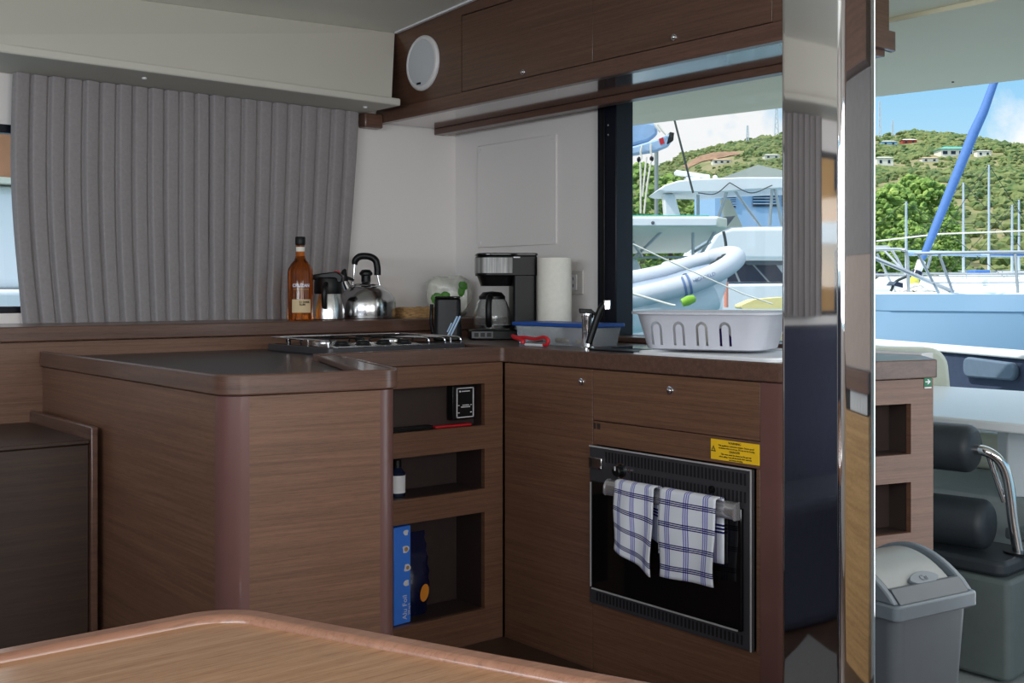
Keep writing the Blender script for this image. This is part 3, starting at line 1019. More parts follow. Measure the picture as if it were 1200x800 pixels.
for cx in (1.90, 2.16):
    MB().lathe([(0, ZS + .0236), (0.048, ZS + .0236), (0.048, ZS + .03), (0.036, ZS + .034), (0, ZS + .034)], (cx, 3.28, 0), 28).build('burner', M_['steel'], t)
    g = MB()
    zg = ZS + 0.0405
    for s in (-1, 1):
        g.tube(smooth_path([(cx - .115, 3.28 + s * .045, ZS + .0245), (cx - .11, 3.28 + s * .045, zg), (cx, 3.28 + s * .045, zg + .001), (cx + .11, 3.28 + s * .045, zg), (cx + .115, 3.28 + s * .045, ZS + .0245)], 4), 0.003, 8)
        g.tube(smooth_path([(cx + s * .06, 3.15, ZS + .0245), (cx + s * .06, 3.155, zg), (cx + s * .06, 3.28, zg + .001), (cx + s * .06, 3.405, zg), (cx + s * .06, 3.41, ZS + .0245)], 4), 0.003, 8)
    g.build('pan_grate', M_['black'], t)
rail = MB()
zr = ZS + 0.044
rail.tube([(1.775, 3.05, ZS + .023), (1.775, 3.05, zr - .006), (1.778, 3.055, zr), (1.778, 3.42, zr), (1.79, 3.43, zr), (2.27, 3.43, zr), (2.285, 3.42, zr), (2.285, 3.12, zr), (2.285, 3.112, zr - .006), (2.285, 3.11, ZS + .023)], 0.0032, 10)
for y in (3.18, 3.31):
    rail.tube([(1.778, y, ZS + .023), (1.778, y, zr)], 0.0028, 8)
rail.build('fiddle_rail', M_['chrome'], t)
for cx in (2.135, 2.20, 2.265):
    MB().tube(smooth_path([(cx - .035, 3.24, zr - .004), (cx - .02, 3.16, zr), (cx - .003, 3.085, zr), (cx + .012, 3.05, zr - .002), (cx + .015, 3.045, ZS + .024)], 5), 0.003, 8).build('pot_holder_arm', M_['chrome'], t)

# ============================================================ ON THE LEDGE
Z0 = 0.9975
# rum bottle
bx, by = 1.993, 3.62
t = thing('rum_bottle', 'tall amber rum bottle with black cap and beige label on the ledge', 'bottle', (bx, by, Z0))
pr = [(0, 0), (0.040, 0.0), (0.0445, 0.004), (0.045, 0.02), (0.045, 0.172), (0.043, 0.184), (0.034, 0.201), (0.0215, 0.215), (0.0175, 0.226), (0.0155, 0.25), (0.0150, 0.268), (0, 0.268)]
MB().lathe([(r, Z0 + z) for r, z in pr], (bx, by, 0), 40).build('glass', M_['rum'], t)
MB().lathe([(0, Z0 + 0.299), (0.0165, Z0 + 0.299), (0.0182, Z0 + 0.296), (0.0182, Z0 + 0.274), (0.0165, Z0 + 0.268), (0, Z0 + 0.268)], (bx, by, 0), 28).build('cap', M_['black'], t)
va = -PI / 2 - 0.69 + 0.25
MB().lathe([(0.0158, Z0 + 0.23), (0.0160, Z0 + 0.262)], (bx, by, 0), 24).build('neck_label', M_['paper'], t)
MB().lathe([(0.0455, Z0 + 0.028), (0.0455, Z0 + 0.075)], (bx, by, 0), 26, va - 0.75, va + 0.85).build('label_band', M_['label'], t)
fb = frame((bx, by, Z0), R_VIEW + 0.25) @ Matrix.Rotation(PI / 2, 4, 'X')
text('CRUZAN', 0.0155, fb @ Matrix.Translation((0, 0.124, 0)), M_['white'], t, wrap=0.0457, bold=0.035)
text('THE DISTILLERY COLLECTION', 0.0042, fb @ Matrix.Translation((0, 0.111, 0)), M_['gold'], t, wrap=0.0457)
text('AGED DARK', 0.0098, fb @ Matrix.Translation((0.004, 0.0655, 0)), M_['ink'], t, wrap=0.0459, bold=0.03)
text('RUM', 0.0098, fb @ Matrix.Translation((0.004, 0.0565, 0)), M_['ink'], t, wrap=0.0459, bold=0.03)

# thermos
bx, by = 2.118, 3.64
t = thing('thermos_jug', 'squat steel thermos jug with black lid between bottle and kettle', 'jug', (bx, by, Z0))
MB().lathe([(0, Z0), (0.056, Z0), (0.060, Z0 + 0.004), (0.060, Z0 + 0.03), (0.055, Z0 + 0.065), (0.047, Z0 + 0.096), (0, Z0 + 0.096)], (bx, by, 0), 40).build('body', M_['steel'], t)
MB().lathe([(0, Z0 + 0.155), (0.04, Z0 + 0.155), (0.047, Z0 + 0.150), (0.050, Z0 + 0.135), (0.0505, Z0 + 0.10), (0.049, Z0 + 0.0945), (0, Z0 + 0.0945)], (bx, by, 0), 36).build('lid', M_['black'], t)
fv = frame((bx, by, Z0), R_VIEW)
MB(fv).prism(round_poly([(-0.056, 0.146), (-0.05, 0.165), (0.035, 0.176), (0.056, 0.16), (0.054, 0.135), (0.04, 0.135)], 0.008), -0.028, 0.028, axis='y').build('spout_lid', M_['black'], t, bevel=0.004)
MB(fv).box(0.022, 0.044, -0.012, 0.012, 0.171, 0.178).build('pour_button', M_['red'], t, bevel=0.003)
MB(fv).tube(smooth_path([(0.0, -0.046, 0.13), (0.0, -0.076, 0.115), (-0.001, -0.080, 0.08), (-0.001, -0.072, 0.042)], 6), [0.010] * 18 + [0.007], 12).build('handle', M_['black'], t)

# kettle
bx, by = 2.312, 3.69
t = thing('kettle', 'polished steel whistling kettle with black arched handle', 'kettle', (bx, by, Z0))
MB().lathe([(0, Z0), (0.108, Z0), (0.112, Z0 + 0.003), (0.114, Z0 + 0.02), (0.114, Z0 + 0.06), (0.109, Z0 + 0.078), (0.095, Z0 + 0.098), (0.075, Z0 + 0.115), (0.058, Z0 + 0.124), (0, Z0 + 0.124)], (bx, by, 0), 48).build('body', M_['kettle'], t)
ld = MB().lathe([(0, Z0 + 0.139), (0.02, Z0 + 0.138), (0.05, Z0 + 0.130), (0.056, Z0 + 0.1245), (0, Z0 + 0.1245)], (bx, by, 0), 40).build('lid', M_['chrome'], t)
MB().lathe([(0, Z0 + 0.187), (0.016, Z0 + 0.185), (0.025, Z0 + 0.174), (0.025, Z0 + 0.167), (0.018, Z0 + 0.162), (0.018, Z0 + 0.139), (0, Z0 + 0.139)], (bx, by, 0), 28).build('lid_knob', M_['black'], ld)
fv = frame((bx, by, Z0), R_VIEW)
hp = smooth_path([(-0.043, 0, 0.205), (-0.040, 0, 0.222), (-0.022, 0, 0.236), (0.012, 0, 0.236), (0.036, 0, 0.222), (0.043, 0, 0.195), (0.044, 0, 0.165)], 6)
MB(fv).tube(hp, [0.0105 + 0.0025 * min(1, i / 6) for i in range(len(hp))], 14).build('handle', M_['black'], t)
MB(fv).tube([(-0.054, 0, 0.122), (-0.046, 0, 0.16), (-0.043, 0, 0.206)], 0.0035, 10).build('handle_bracket', M_['chrome'], t)
MB(fv).tube([(0.054, 0, 0.122), (0.048, 0, 0.145), (0.044, 0, 0.166)], 0.0035, 10).build('handle_bracket', M_['chrome'], t)
MB(fv).tube([(-0.062, -0.02, 0.10), (-0.078, -0.025, 0.135), (-0.080, -0.026, 0.142)], [0.024, 0.016, 0.015], 18).build('spout', M_['chrome'], t)
MB(fv).tube([(-0.0795, -0.026, 0.142), (-0.081, -0.026, 0.168), (-0.079, -0.026, 0.18), (-0.074, -0.024, 0.186)], [0.016, 0.013, 0.009, 0.005], 16).build('whistle', M_['black'], t)
MB(fv).tube([(-0.075, -0.025, 0.158), (-0.055, -0.02, 0.150), (-0.046, -0.01, 0.146)], [0.006, 0.006, 0.004], 10).build('whistle_lever', M_['black'], t)

# woven tray
t = thing('straw_tray', 'shallow woven straw tray on the ledge right of the kettle', 'tray', (2.555, 3.69, Z0))
op = round_poly([(2.448, 3.60), (2.645, 3.59), (2.645, 3.79), (2.455, 3.80)], 0.04)
ip = [(2.556 + (x - 2.556) * 0.86, 3.69 + (y - 3.69) * 0.84) for x, y in op]
MB().prism(op, Z0, Z0 + 0.01).build('bottom', M_['wicker'], t)
mb = MB()
for k in range(5):
    mb.tube([(x, y, Z0 + 0.008 + 0.007 * k + 0.0022 * math.sin(i * 1.7 + k * 2)) for i, (x, y) in enumerate(op)], 0.0052, 8, closed=True)
mb.build('woven_rim', M_['wicker'], t)

# wrapped salad bag
t = thing('salad_bag', 'crumpled clear plastic bag with green leaves in the white corner', 'bag', (2.76, 3.77, Z0))
fv = frame((2.752, 3.762, Z0), R_VIEW)


def crumple(u, v):
    a, b = 2 * PI * u, PI * (v - 0.5)
    rr = 1 + 0.16 * noise.noise(Vector((math.cos(a) * 2, math.sin(a) * 2, v * 4))) + 0.13 * noise.noise(Vector((math.cos(a) * 5, math.sin(a) * 5, v * 9)))
    sx, sy, sz = 0.088, 0.05, 0.078

    def sg(q):
        return math.copysign(abs(q) ** 0.55, q)
    return (sx * sg(math.cos(a)) * abs(math.cos(b)) ** 0.5 * rr, sy * sg(math.sin(a)) * abs(math.cos(b)) ** 0.5 * rr, max(0.001, 0.084 + sz * sg(math.sin(b)) * rr))


MB(fv).grid(crumple, 40, 24).build('wrap', M_['wrap'], t, ang=80, merge=True)
mb = MB(fv)
for cx, cz, rr in ((-0.045, 0.075, 0.026), (-0.025, 0.065, 0.03), (-0.005, 0.085, 0.022), (0.05, 0.10, 0.022), (0.062, 0.125, 0.02)):
    mb.ball((cx, -0.045, cz), rr, 2, (1, 0.34, 1.0), 0.16)
mb.build('leaves', M_['leaf'], t)

# ============================================================ ON THE WORKTOP
ZC = 0.9255
t = thing('coffee_grinder', 'small black upright grinder left of the coffee maker', 'grinder', (2.40, 3.28, ZC))
fv = frame((2.40, 3.285, ZC), R_VIEW)
MB(fv).prism(round_poly([(-0.05, -0.04), (0.05, -0.04), (0.05, 0.045), (-0.05, 0.045)], 0.022), 0, 0.15,
             top=round_poly([(-0.046, -0.036), (0.046, -0.036), (0.046, 0.041), (-0.046, 0.041)], 0.02)).build('body', M_['black'], t, bevel=0.005)
MB(fv).prism(round_poly([(-0.046, -0.037), (0.046, -0.037), (0.046, 0.04), (-0.046, 0.04)], 0.02), 0.1505, 0.158).build('cover', M_['blackgloss'], t, bevel=0.003)
MB(fv).tube([(-0.05, -0.012, 0.02), (-0.058, -0.014, 0.06), (-0.056, -0.014, 0.13)], 0.007, 10).build('latch', M_['blackgloss'], t)
mb = MB(fv @ Matrix.Translation((0.022, -0.0412, 0.05)) @ Matrix.Rotation(0.45, 4, 'Y'))
mb.box(-0.006, 0.0, -0.001, 0, -0.035, 0.04)
mb.box(0.003, 0.009, -0.001, 0, -0.03, 0.045)
mb.box(-0.013, -0.009, -0.001, 0, -0.025, 0.01)
mb.build('sticker', M_['bluewhite'], t)

# coffee maker, seen from its side
t = thing('coffee_maker', 'black drip coffee maker with steel band and glass carafe', 'coffee maker', (2.646, 3.26, ZC))
fv = frame((2.646, 3.262, ZC), R_VIEW + math.radians(6))
MB(fv).prism(round_poly([(-0.135, -0.085), (0.108, -0.085), (0.108, 0.085), (-0.135, 0.085)], [.03, .012, .012, .03]), 0, 0.034).build('base', M_['black'], t, bevel=0.004)
MB(fv).prism(round_poly([(0.022, -0.085), (0.108, -0.085), (0.108, 0.085), (0.022, 0.085)], 0.012), 0.0345, 0.31).build('water_tank', M_['black'], t, bevel=0.003)
hd = round_poly([(-0.108, -0.087), (0.110, -0.087), (0.110, 0.087), (-0.108, 0.087)], [.05, .012, .012, .05])
MB(fv).prism(hd, 0.232, 0.304).build('brew_head', M_['black'], t, bevel=0.003)
MB(fv).prism([(x * 1.02, y * 1.02) for x, y in hd], 0.305, 0.315).build('top_lid', M_['blackgloss'], t, bevel=0.004)
hl = [(x * 1.012, y * 1.012) for x, y in hd]
band = [p for p in hl if p[0] < 0.02]
ordered = [(0.018, -0.0885)] + sorted([p for p in band if p[1] < 0], key=lambda p: -p[0])
ordered += sorted([p for p in band if p[1] >= 0], key=lambda p: p[0]) + [(0.018, 0.0885)]
MB(fv).strip(ordered, -0.0015, 0.242, 0.298).build('steel_band', M_['bandsteel'], t)
MB(fv).prism(round_poly([(-0.088, -0.06), (0.02, -0.06), (0.02, 0.06), (-0.088, 0.06)], 0.03), 0.195, 0.2315,
             top=round_poly([(-0.100, -0.078), (0.02, -0.078), (0.02, 0.078), (-0.100, 0.078)], 0.035)).build('filter_basket', M_['black'], t)
ca = MB(fv).lathe([(0, 0.038), (0.058, 0.038), (0.066, 0.046), (0.069, 0.07), (0.066, 0.105), (0.055, 0.135), (0.046, 0.150), (0.044, 0.150), (0.053, 0.134), (0.0635, 0.104), (0.0665, 0.07), (0.0635, 0.048), (0.056, 0.0405), (0, 0.0405)],
                (-0.048, 0, 0), 40).build('carafe', M_['clearglass'], t)
MB(fv).lathe([(0.0475, 0.146), (0.049, 0.146), (0.049, 0.157), (0.035, 0.172), (0, 0.176), (0, 0.165), (0.0475, 0.155)], (-0.048, 0, 0), 36).build('carafe_lid', M_['black'], ca)
MB(fv).tube(smooth_path([(-0.060, -0.046, 0.155), (-0.066, -0.088, 0.15), (-0.070, -0.10, 0.12), (-0.069, -0.098, 0.075), (-0.066, -0.074, 0.052)], 6), 0.0115, 12).build('carafe_handle', M_['black'], ca)
MB(fv).lathe([(0.0672, 0.042), (0.0682, 0.042), (0.0702, 0.052), (0.0692, 0.052)], (-0.048, 0, 0), 36).build('carafe_band', M_['steel'], ca)
kp = MB(fv).box(-0.130, -0.052, -0.0905, -0.0858, 0.006, 0.031).build('control_plate', M_['darksteel'], t, bevel=0.001)
mb = MB(fv)
for x in (-0.121, -0.098, -0.075):
    mb.box(x, x + 0.016, -0.0915, -0.0907, 0.011, 0.026)
mb.build('buttons', M_['black'], kp)
mb = MB(fv)
mb.box(0.022, 0.046, -0.0895, -0.0885, 0.297, 0.301)
mb.build('badge', M_['white'], t)

# kitchen roll
t = thing('kitchen_roll', 'white kitchen paper roll standing behind the blue-lidded box', 'paper roll', (2.725, 3.075, ZC))
MB().lathe([(0.02, 0), (0.0605, 0), (0.0615, 0.003), (0.062, 0.15), (0.0615, 0.293), (0.0605, 0.296), (0.02, 0.296), (0.02, 0)], (2.725, 3.075, ZC), 44).build('paper', M_['paper'], t)
MB().lathe([(0.0185, 0.0), (0.0198, 0.0), (0.0198, 0.297), (0.0185, 0.297)], (2.725, 3.075, ZC), 24).build('core', M_['label'], t)

# container
t = thing('food_container', 'clear plastic storage box with blue lid on the worktop', 'container', (2.54, 2.80, ZC))
cpoly = round_poly([(2.458, 2.615), (2.615, 2.615), (2.615, 2.985), (2.458, 2.985)], 0.02)
bpoly = round_poly([(2.466, 2.625), (2.607, 2.625), (2.607, 2.975), (2.466, 2.975)], 0.02)
MB().prism(bpoly, ZC, ZC + 0.06, top=cpoly).build('box', M_['boxclear'], t)
mb = MB()
for k in range(9):
    mb.ball((2.485 + 0.02 * (k % 3), 2.64 + 0.034 * k, ZC + 0.016), 0.012, 2, (1, 1.5, 0.8), 0.1)
mb.build('contents', M_['label'], t)
lp = round_poly([(2.448, 2.605), (2.625, 2.605), (2.625, 2.995), (2.448, 2.995)], 0.022)
MB().prism(lp, ZC + 0.0605, ZC + 0.073).build('lid', M_['lidblue'], t, bevel=0.003)

# red handled peeler
t = thing('red_peeler', 'red looped kitchen tool in front of the blue-lidded box', 'tool', (2.36, 2.80, ZC))
MB().tube(smooth_path([(2.372, 2.885, ZC + .030), (2.366, 2.85, ZC + .026), (2.36, 2.815, ZC + .028), (2.36, 2.76, ZC + .024), (2.36, 2.715, ZC + .031), (2.36, 2.693, ZC + .022), (2.36, 2.70, ZC + .008), (2.36, 2.715, ZC + .0065)], 6), 0.0058, 10).build('red_loop', M_['red'], t)
MB().tube(smooth_path([(2.368, 2.872, ZC + .026), (2.362, 2.822, ZC + .018), (2.36, 2.818, ZC + .0065)], 6), 0.0075, 10).build('red_grip', M_['red'], t)
MB().tube([(2.36, 2.805, ZC + .0045), (2.36, 2.716, ZC + .0045)], 0.0042, 10).build('white_blade', M_['white'], t)
MB().tube([(2.365, 2.80, ZC + .012), (2.364, 2.755, ZC + .015), (2.364, 2.72, ZC + .02)], 0.003, 8).build('grey_bar', M_['steel'], t)

# sink cover and mixer tap
t = thing('sink', 'black inset sink edge left of the dish rack', 'sink', (2.55, 2.40, ZC))
MB().prism(round_poly([(2.34, 2.285), (2.755, 2.285), (2.755, 2.515), (2.415, 2.515), (2.34, 2.49)], 0.015), ZC, ZC + 0.004).build('rim', M_['black'], t, bevel=0.001)
MB().prism(round_poly([(2.43, 2.295), (2.74, 2.295), (2.74, 2.50), (2.43, 2.50)], 0.03), ZC + 0.0041, ZC + 0.006).build('cover', M_['blackgloss'], t)
t = thing('mixer_tap', 'chrome mixer tap with folding black spout beside the sink', 'tap', (2.382, 2.535, ZC))
MB().lathe([(0, 0), (0.021, 0), (0.021, 0.004), (0.0175, 0.008), (0.0165, 0.03), (0.0165, 0.085), (0.0185, 0.10), (0.018, 0.108), (0, 0.108)], (2.382, 2.537, ZC), 32).build('body', M_['chrome'], t)
MB(frame((2.382, 2.537, ZC), R_VIEW)).prism(round_poly([(-0.024, 0.109), (0.012, 0.109), (0.036, 0.092), (0.040, 0.098), (0.012, 0.122), (-0.026, 0.124)], 0.003), -0.014, 0.014, axis='y').build('lever', M_['black'], t, bevel=0.002)
sp = [(2.356, 2.503, 0.943), (2.362, 2.498, 0.968), (2.374, 2.488, 1.015), (2.384, 2.48, 1.048), (2.392, 2.474, 1.062)]
MB().tube(smooth_path(sp, 5), 0.0105, 14).build('spout', M_['black'], t, bevel=0.002)
MB(frame((2.399, 2.468, 1.062), R_VIEW)).box(-0.010, 0.010, -0.011, 0.011, -0.017, 0.014).build('spray_head', M_['chrome'], t, bevel=0.003)

# drip tray and dish rack
t = thing('drip_tray', 'flat white draining tray under the dish rack', 'tray', (2.5, 2.0, ZC))
tp = round_poly([(2.285, 2.262), (2.285, 1.76), (2.70, 1.76), (2.74, 2.262)], 0.03)
tp2 = [(2.50 + (x - 2.50) * 0.93, 2.01 + (y - 2.01) * 0.94) for x, y in tp]
MB().prism(tp, ZC, ZC + 0.004).build('sheet', M_['tray'], t)
mb = MB()
mb.tube([(x, y, ZC + 0.006) for x, y in tp2], 0.0045, 8, closed=True)
mb.build('raised_edge', M_['tray'], t)

fr = frame((2.306, 2.283, ZC + 0.0105), math.atan2(-0.91, 0.42))
t = thing('dish_rack', 'white plastic dish rack with arched slots below the window', 'dish rack', tuple(fr @ Vector((0.18, 0.15, 0))))


def rring(off, dx=0.0, r=0.06):
    return round_poly([(off, off), (0.40 - off, off), (0.40 - off, 0.31 - off), (off, 0.31 - off)], [r - off * .5 if r > off * .5 else .01] * 4, seg=8)


rings = [(rring(0.045, r=0.07), 0.0), (rring(0.030, r=0.07), 0.004), (rring(0.008, r=0.06), 0.098), (rring(0.006, r=0.06), 0.1), (rring(-0.008, r=0.06), 0.1015),
         (rring(-0.0085, r=0.06), 0.108), (rring(0.008, r=0.06), 0.110), (rring(0.0115, r=0.06), 0.106), (rring(0.034, r=0.07), 0.0065), (rring(0.048, r=0.07), 0.0035)]
bmv = []
fcs = []
n = len(rings[0][0])
for ring, z in rings:
    bmv += [(x, y, z) for x, y in ring]
for i in range(len(rings) - 1):
    for k in range(n):
        k2 = (k + 1) % n
        fcs.append((i * n + k, i * n + k2, (i + 1) * n + k2, (i + 1) * n + k))
fcs.append(tuple(range(n))[::-1])
fcs.append(tuple(range((len(rings) - 1) * n, len(rings) * n)))
mb = MB(fr)
mb.add(bmv, fcs)
basket = mb.build('basket', M_['rack'], t)
# arched slots cut through the front wall
for k in range(4):
    cx = 0.075 + 0.066 * k
    outer = [(cx - 0.017, 0.014)] + [(cx - 0.017 * math.cos(a), 0.062 + 0.02 * math.sin(a)) for a in [PI * j / 10 for j in range(11)]] + [(cx + 0.017, 0.014)]
    inner = [(cx + 0.0095, 0.014)] + [(cx + 0.0095 * math.cos(a), 0.062 + 0.0115 * math.sin(a)) for a in [PI * j / 10 for j in range(11)]] + [(cx - 0.0095, 0.014)]
    cb = MB(fr)
    for a, b in zip(range(12), range(1, 13)):
        pass
    cb.prism(outer + inner, -0.02, 0.06, axis='y')
    cut = cb.build('cutter', M_['rack'])
    bo = basket.modifiers.new('slot', 'BOOLEAN')
    bo.object = cut
    bo.solver = 'EXACT'
    dg = bpy.context.evaluated_depsgraph_get()
    me = bpy.data.meshes.new_from_object(basket.evaluated_get(dg))
    basket.modifiers.remove(bo)
    basket.data = me
    bpy.data.objects.remove(cut)
basket.data.set_sharp_from_angle(angle=math.radians(38))
o = thing('dish_cloth', 'purple and white cloth lying inside the dish rack', 'cloth', tuple(fr @ Vector((0.23, 0.08, 0.012))))
MB(fr).grid(lambda u, v: (0.232 + 0.05 * u, 0.075 + 0.02 * v, 0.012 + 0.05 * math.sin(PI * v) * (0.7 + 0.3 * math.sin(5 * u))), 10, 12).build('purple_cloth', plain('purple_cloth', rgb(56, 40, 120), 0.9), o, solid=0.004)
MB(fr).grid(lambda u, v: (0.165 + 0.055 * u, 0.072 + 0.02 * v, 0.012 + 0.06 * math.sin(PI * v) * (0.8 + 0.2 * math.sin(4 * u))), 10, 12).build('white_cloth', M_['paper'], o, solid=0.004)

# ============================================================ CURTAINS


def curtain(name, label, n, xl, xr, zt, zb, yc, M=None, phase=0.0, grp=None):
    """pleated sheet: xl(z), xr(z) are its side edges"""
    def f(u, v):
        z = zb + (zt - zb) * v
        uu = u + 0.0022 * math.sin(5 * v + 20 * u + phase) * (1 - v)
        p = uu * n
        q = p - math.floor(p)
        if q < 0.14:
            g = math.sin(q / 0.14 * PI / 2)
        elif q < 0.80:
            g = 1.0 - 0.38 * (q - 0.14) / 0.66 + 0.05 * math.sin((q - 0.14) / 0.66 * PI)
        else:
            g = 0.62 * math.cos((q - 0.80) / 0.20 * PI / 2)
        dep = 0.036 * (0.85 + 0.15 * math.sin(3.1 * math.floor(p) + 1 + phase)) * (1.15 - 0.35 * v)
        y = yc + 0.018 - dep * g + 0.003 * math.sin(5 * v)
        lean = 0.0
        x = xl(v) + (xr(v) - xl(v)) * (uu + lean)
        return (x, y, z)
    o = MB(M).grid(f, n * 20, 26).build(name, M_['curtain'], None, ang=180)
    return tag(o, label, 'curtain', grp)


curtain('curtain', 'grey pleated curtain covering the left half of the front window', 12,
        lambda v: 1.112 - 0.03 * v - 0.018 * math.sin(PI * v), lambda v: 1.757, 1.808, 0.998, 3.848, grp='grey pleated curtains')
curtain('curtain', 'grey pleated curtain covering the right half, gathered behind the bottle and kettle', 10,
        lambda v: 1.757, lambda v: 2.325 + 0.062 * (max(0.0, v - 0.12) / 0.88) ** 0.7, 1.808, 0.998, 3.848, phase=1.7, grp='grey pleated curtains')
curtain('curtain', 'grey pleated curtain mirrored in the upper left face of the steel pillar', 12,
        lambda v: 1.1, lambda v: 2.14, 1.806, 1.0, 0.09, fa, phase=0.6, grp='grey pleated curtains')
# settee and rug, seen only in the pillar
t = thing('settee', 'dark settee mirrored in the lower left face of the steel pillar', 'settee', tuple(fa @ Vector((1.4, 0.6, 0))))
MB(fa).box(1.25, 2.55, 0.16, 0.42, 0.25, 0.97).build('backrest', M_['settee'], t, bevel=0.05, seg=4)
MB(fa).box(1.25, 2.55, 0.43, 0.90, 0.0, 0.42).build('seat', M_['settee'], t, bevel=0.04, seg=4)
MB().box(-0.86, -0.72, -0.9, 1.6, 0.28, 1.12).build('port_shade_block', M_['settee'], t, bevel=0.05, seg=4)  # unseen block added to keep port light off the lower cabinets
MB().box(-1.5, -0.45, -0.9, 1.6, 0.0, 0.275).build('port_block_base', M_['settee'], t, bevel=0.02)  # unseen base added under the light block
o = MB().box(0.0, 0.95, 1.5, 2.2, 0.0005, 0.012).build('rug', M_['greycloth'])
tag(o, 'light grey rug mirrored at the foot of the steel pillar', 'rug')

# ============================================================ STEEL PILLAR
pl = MB().prism(round_poly([(1.503, 1.028), (1.599, 1.028), (1.599, 1.146), (1.503, 1.146)], 0.010, seg=8), 0.0, ceil_z(1.55, 1.09) - 0.004).build('steel_pillar', M_['mirror'])
tag(pl, 'square polished steel pillar standing in front of the galley', 'pillar')

# ============================================================ SALOON TABLE
t = thing('saloon_table', 'large brown wooden table with raised rounded rim in the foreground', 'table', (0.2, 0.6, 0))
tpz = [(-0.7, 0.15), (0.85, 0.15), (1.02, 0.255), (0.6185, 1.297), (-0.7, 1.303)]
tout = round_poly(tpz, [0.05, 0.05, 0.05, 0.085, 0.05], seg=10)
tin = round_poly([(-0.668, 0.182), (0.835, 0.182), (0.978, 0.27), (0.594, 1.265), (-0.668, 1.271)], [0.03, 0.03, 0.03, 0.065, 0.03], seg=10)
MB().prism(tin, 0.68, 0.712).build('tabletop', M_['table'], t)
n = len(tout)
mb = MB()
v = [(x, y, 0.68) for x, y in tout] + [(x, y, 0.72) for x, y in tout] + [(x, y, 0.72) for x, y in tin] + [(x, y, 0.68) for x, y in tin]
f = []
for k in range(n):
    k2 = (k + 1) % n
    for a in range(4):
        b = (a + 1) % 4
        f.append((a * n + k, a * n + k2, b * n + k2, b * n + k))
mb.add(v, f)
mb.build('rim', M_['tablerim'], t, bevel=0.009, seg=4)
MB().lathe([(0, 0), (0.22, 0), (0.22, 0.012), (0.06, 0.03), (0.05, 0.05), (0.05, 0.66), (0.12, 0.679), (0, 0.679)], (0.15, 0.7, 0.0), 32).build('pedestal', M_['chrome'], t)

# ============================================================ BIN
fbn = frame((2.094, 1.128, 0.0), math.radians(-8))
t = thing('swing_bin', 'grey swing-lid rubbish bin in front of the end cabinet', 'bin', tuple(fbn @ Vector((-0.18, 0.14, 0))))
MB(fbn).prism(round_poly([(-0.20, 0.03), (-0.04, 0.03), (-0.04, 0.25), (-0.20, 0.25)], 0.03), 0.0, 0.494,
              top=round_poly([(-0.222, 0.008), (-0.012, 0.008), (-0.012, 0.276), (-0.222, 0.276)], 0.025)).build('body', M_['bin'], t, bevel=0.004)
MB(fbn).prism(round_poly([(-0.235, -0.004), (0.0, -0.004), (0.0, 0.288), (-0.235, 0.288)], 0.014), 0.4945, 0.524).build('rim', M_['binrim'], t, bevel=0.004)


def arch(h, y0, y1, zb, n=16):
    return [(y0 + (y1 - y0) * i / n, zb + h * math.sin(PI * i / n) ** 0.8) for i in range(n + 1)]


pr = arch(0.066, 0.006, 0.278, 0.5245)
for xa in (-0.020, -0.230):
    MB(fbn).prism(pr, xa, xa + 0.014, axis='x').build('end_cap', M_['binrim'], t, bevel=0.003)
MB(fbn).prism([(0.004, 0.5245), (0.034, 0.5245), (0.034, 0.548), (0.026, 0.548)], -0.215, -0.021, axis='x').build('front_skirt', M_['bin'], t)
MB(fbn).prism(arch(0.055, 0.026, 0.255, 0.53), -0.208, -0.031, axis='x').build('flap', M_['binlid'], t, bevel=0.004)
MB(fbn).prism(arch(0.03, 0.035, 0.25, 0.5246), -0.215, -0.021, axis='x').build('flap_well', M_['black'], t)
fem = fbn @ Matrix.Translation((-0.108, 0.040, 0.5515)) @ Matrix.Rotation(math.radians(38), 4, 'X')
eo = [(0.040 * math.cos(a), 0.015 * math.copysign(abs(math.sin(a)) ** 1.3, math.sin(a)), 0) for a in [2 * PI * k / 28 for k in range(28)]]
em = MB(fem)
em.prism([(a, b) for a, b, c in eo], -0.004, 0.004)
em = em.build('emblem', M_['binrim'], t, bevel=0.001)
text('Cu', 0.017, fem @ Matrix.Translation((-0.002, 0, 0.0046)), M_['bin'], em)

# ================================================================== COCKPIT
MB().box(2.96, 6.6, -2.5, 6.5, -0.1, -0.01).build('floor_cockpit', M_['deckgrey'], kind='structure')
mb = MB()
mb.prism([(3.2, 6.5), (3.2, -2.5), (5.2, -2.5), (4.48, 2.22), (4.18, 4.11), (3.85, 6.2), (3.8, 6.5)], 1.95, 2.08)
mb.prism([(2.955, 6.5), (2.955, -2.5), (3.199, -2.5), (3.199, 6.5)], 1.965, 2.08)
mb.build('ceiling_cockpit', M_['roofcoat'], bevel=0.004, kind='structure')
mb = MB()
mb.disc((4.3, 2.42, 1.95), 0.005, 0.004, (0, 0, -1), 10)
tag(mb.build('roof_stud', M_['black']), 'tiny black stud under the cockpit roof near its edge', 'stud')

# aft coaming with navy backrest
dv = Vector((5.31 - 5.82, 2.63 - 3.68)).normalized()
fc = frame((5.82, 3.68, 0), math.atan2(dv.y, dv.x))
t = thing('aft_bench', 'dark navy cockpit bench backrest with white coaming below the sailboat hull', 'bench', tuple(fc @ Vector((0.4, 0, 0))))
MB(fc).box(-1.2, 1.6, 0.02, 0.22, 0.0, 0.775).build('backrest', M_['navy'], t, bevel=0.02, seg=3)
MB(fc).box(-1.2, 1.6, 0.0, 0.26, 0.776, 0.80).build('coaming_cap', M_['gelcoat'], t, bevel=0.008)
MB(fc).prism(round_poly([(0.72, 0.66), (0.72, 0.765), (1.12, 0.755), (1.12, 0.67)], 0.04), -0.015, 0.019, axis='y').build('head_cushion', plain('slate_cushion', rgb(96, 116, 136), 0.8), t, bevel=0.01)

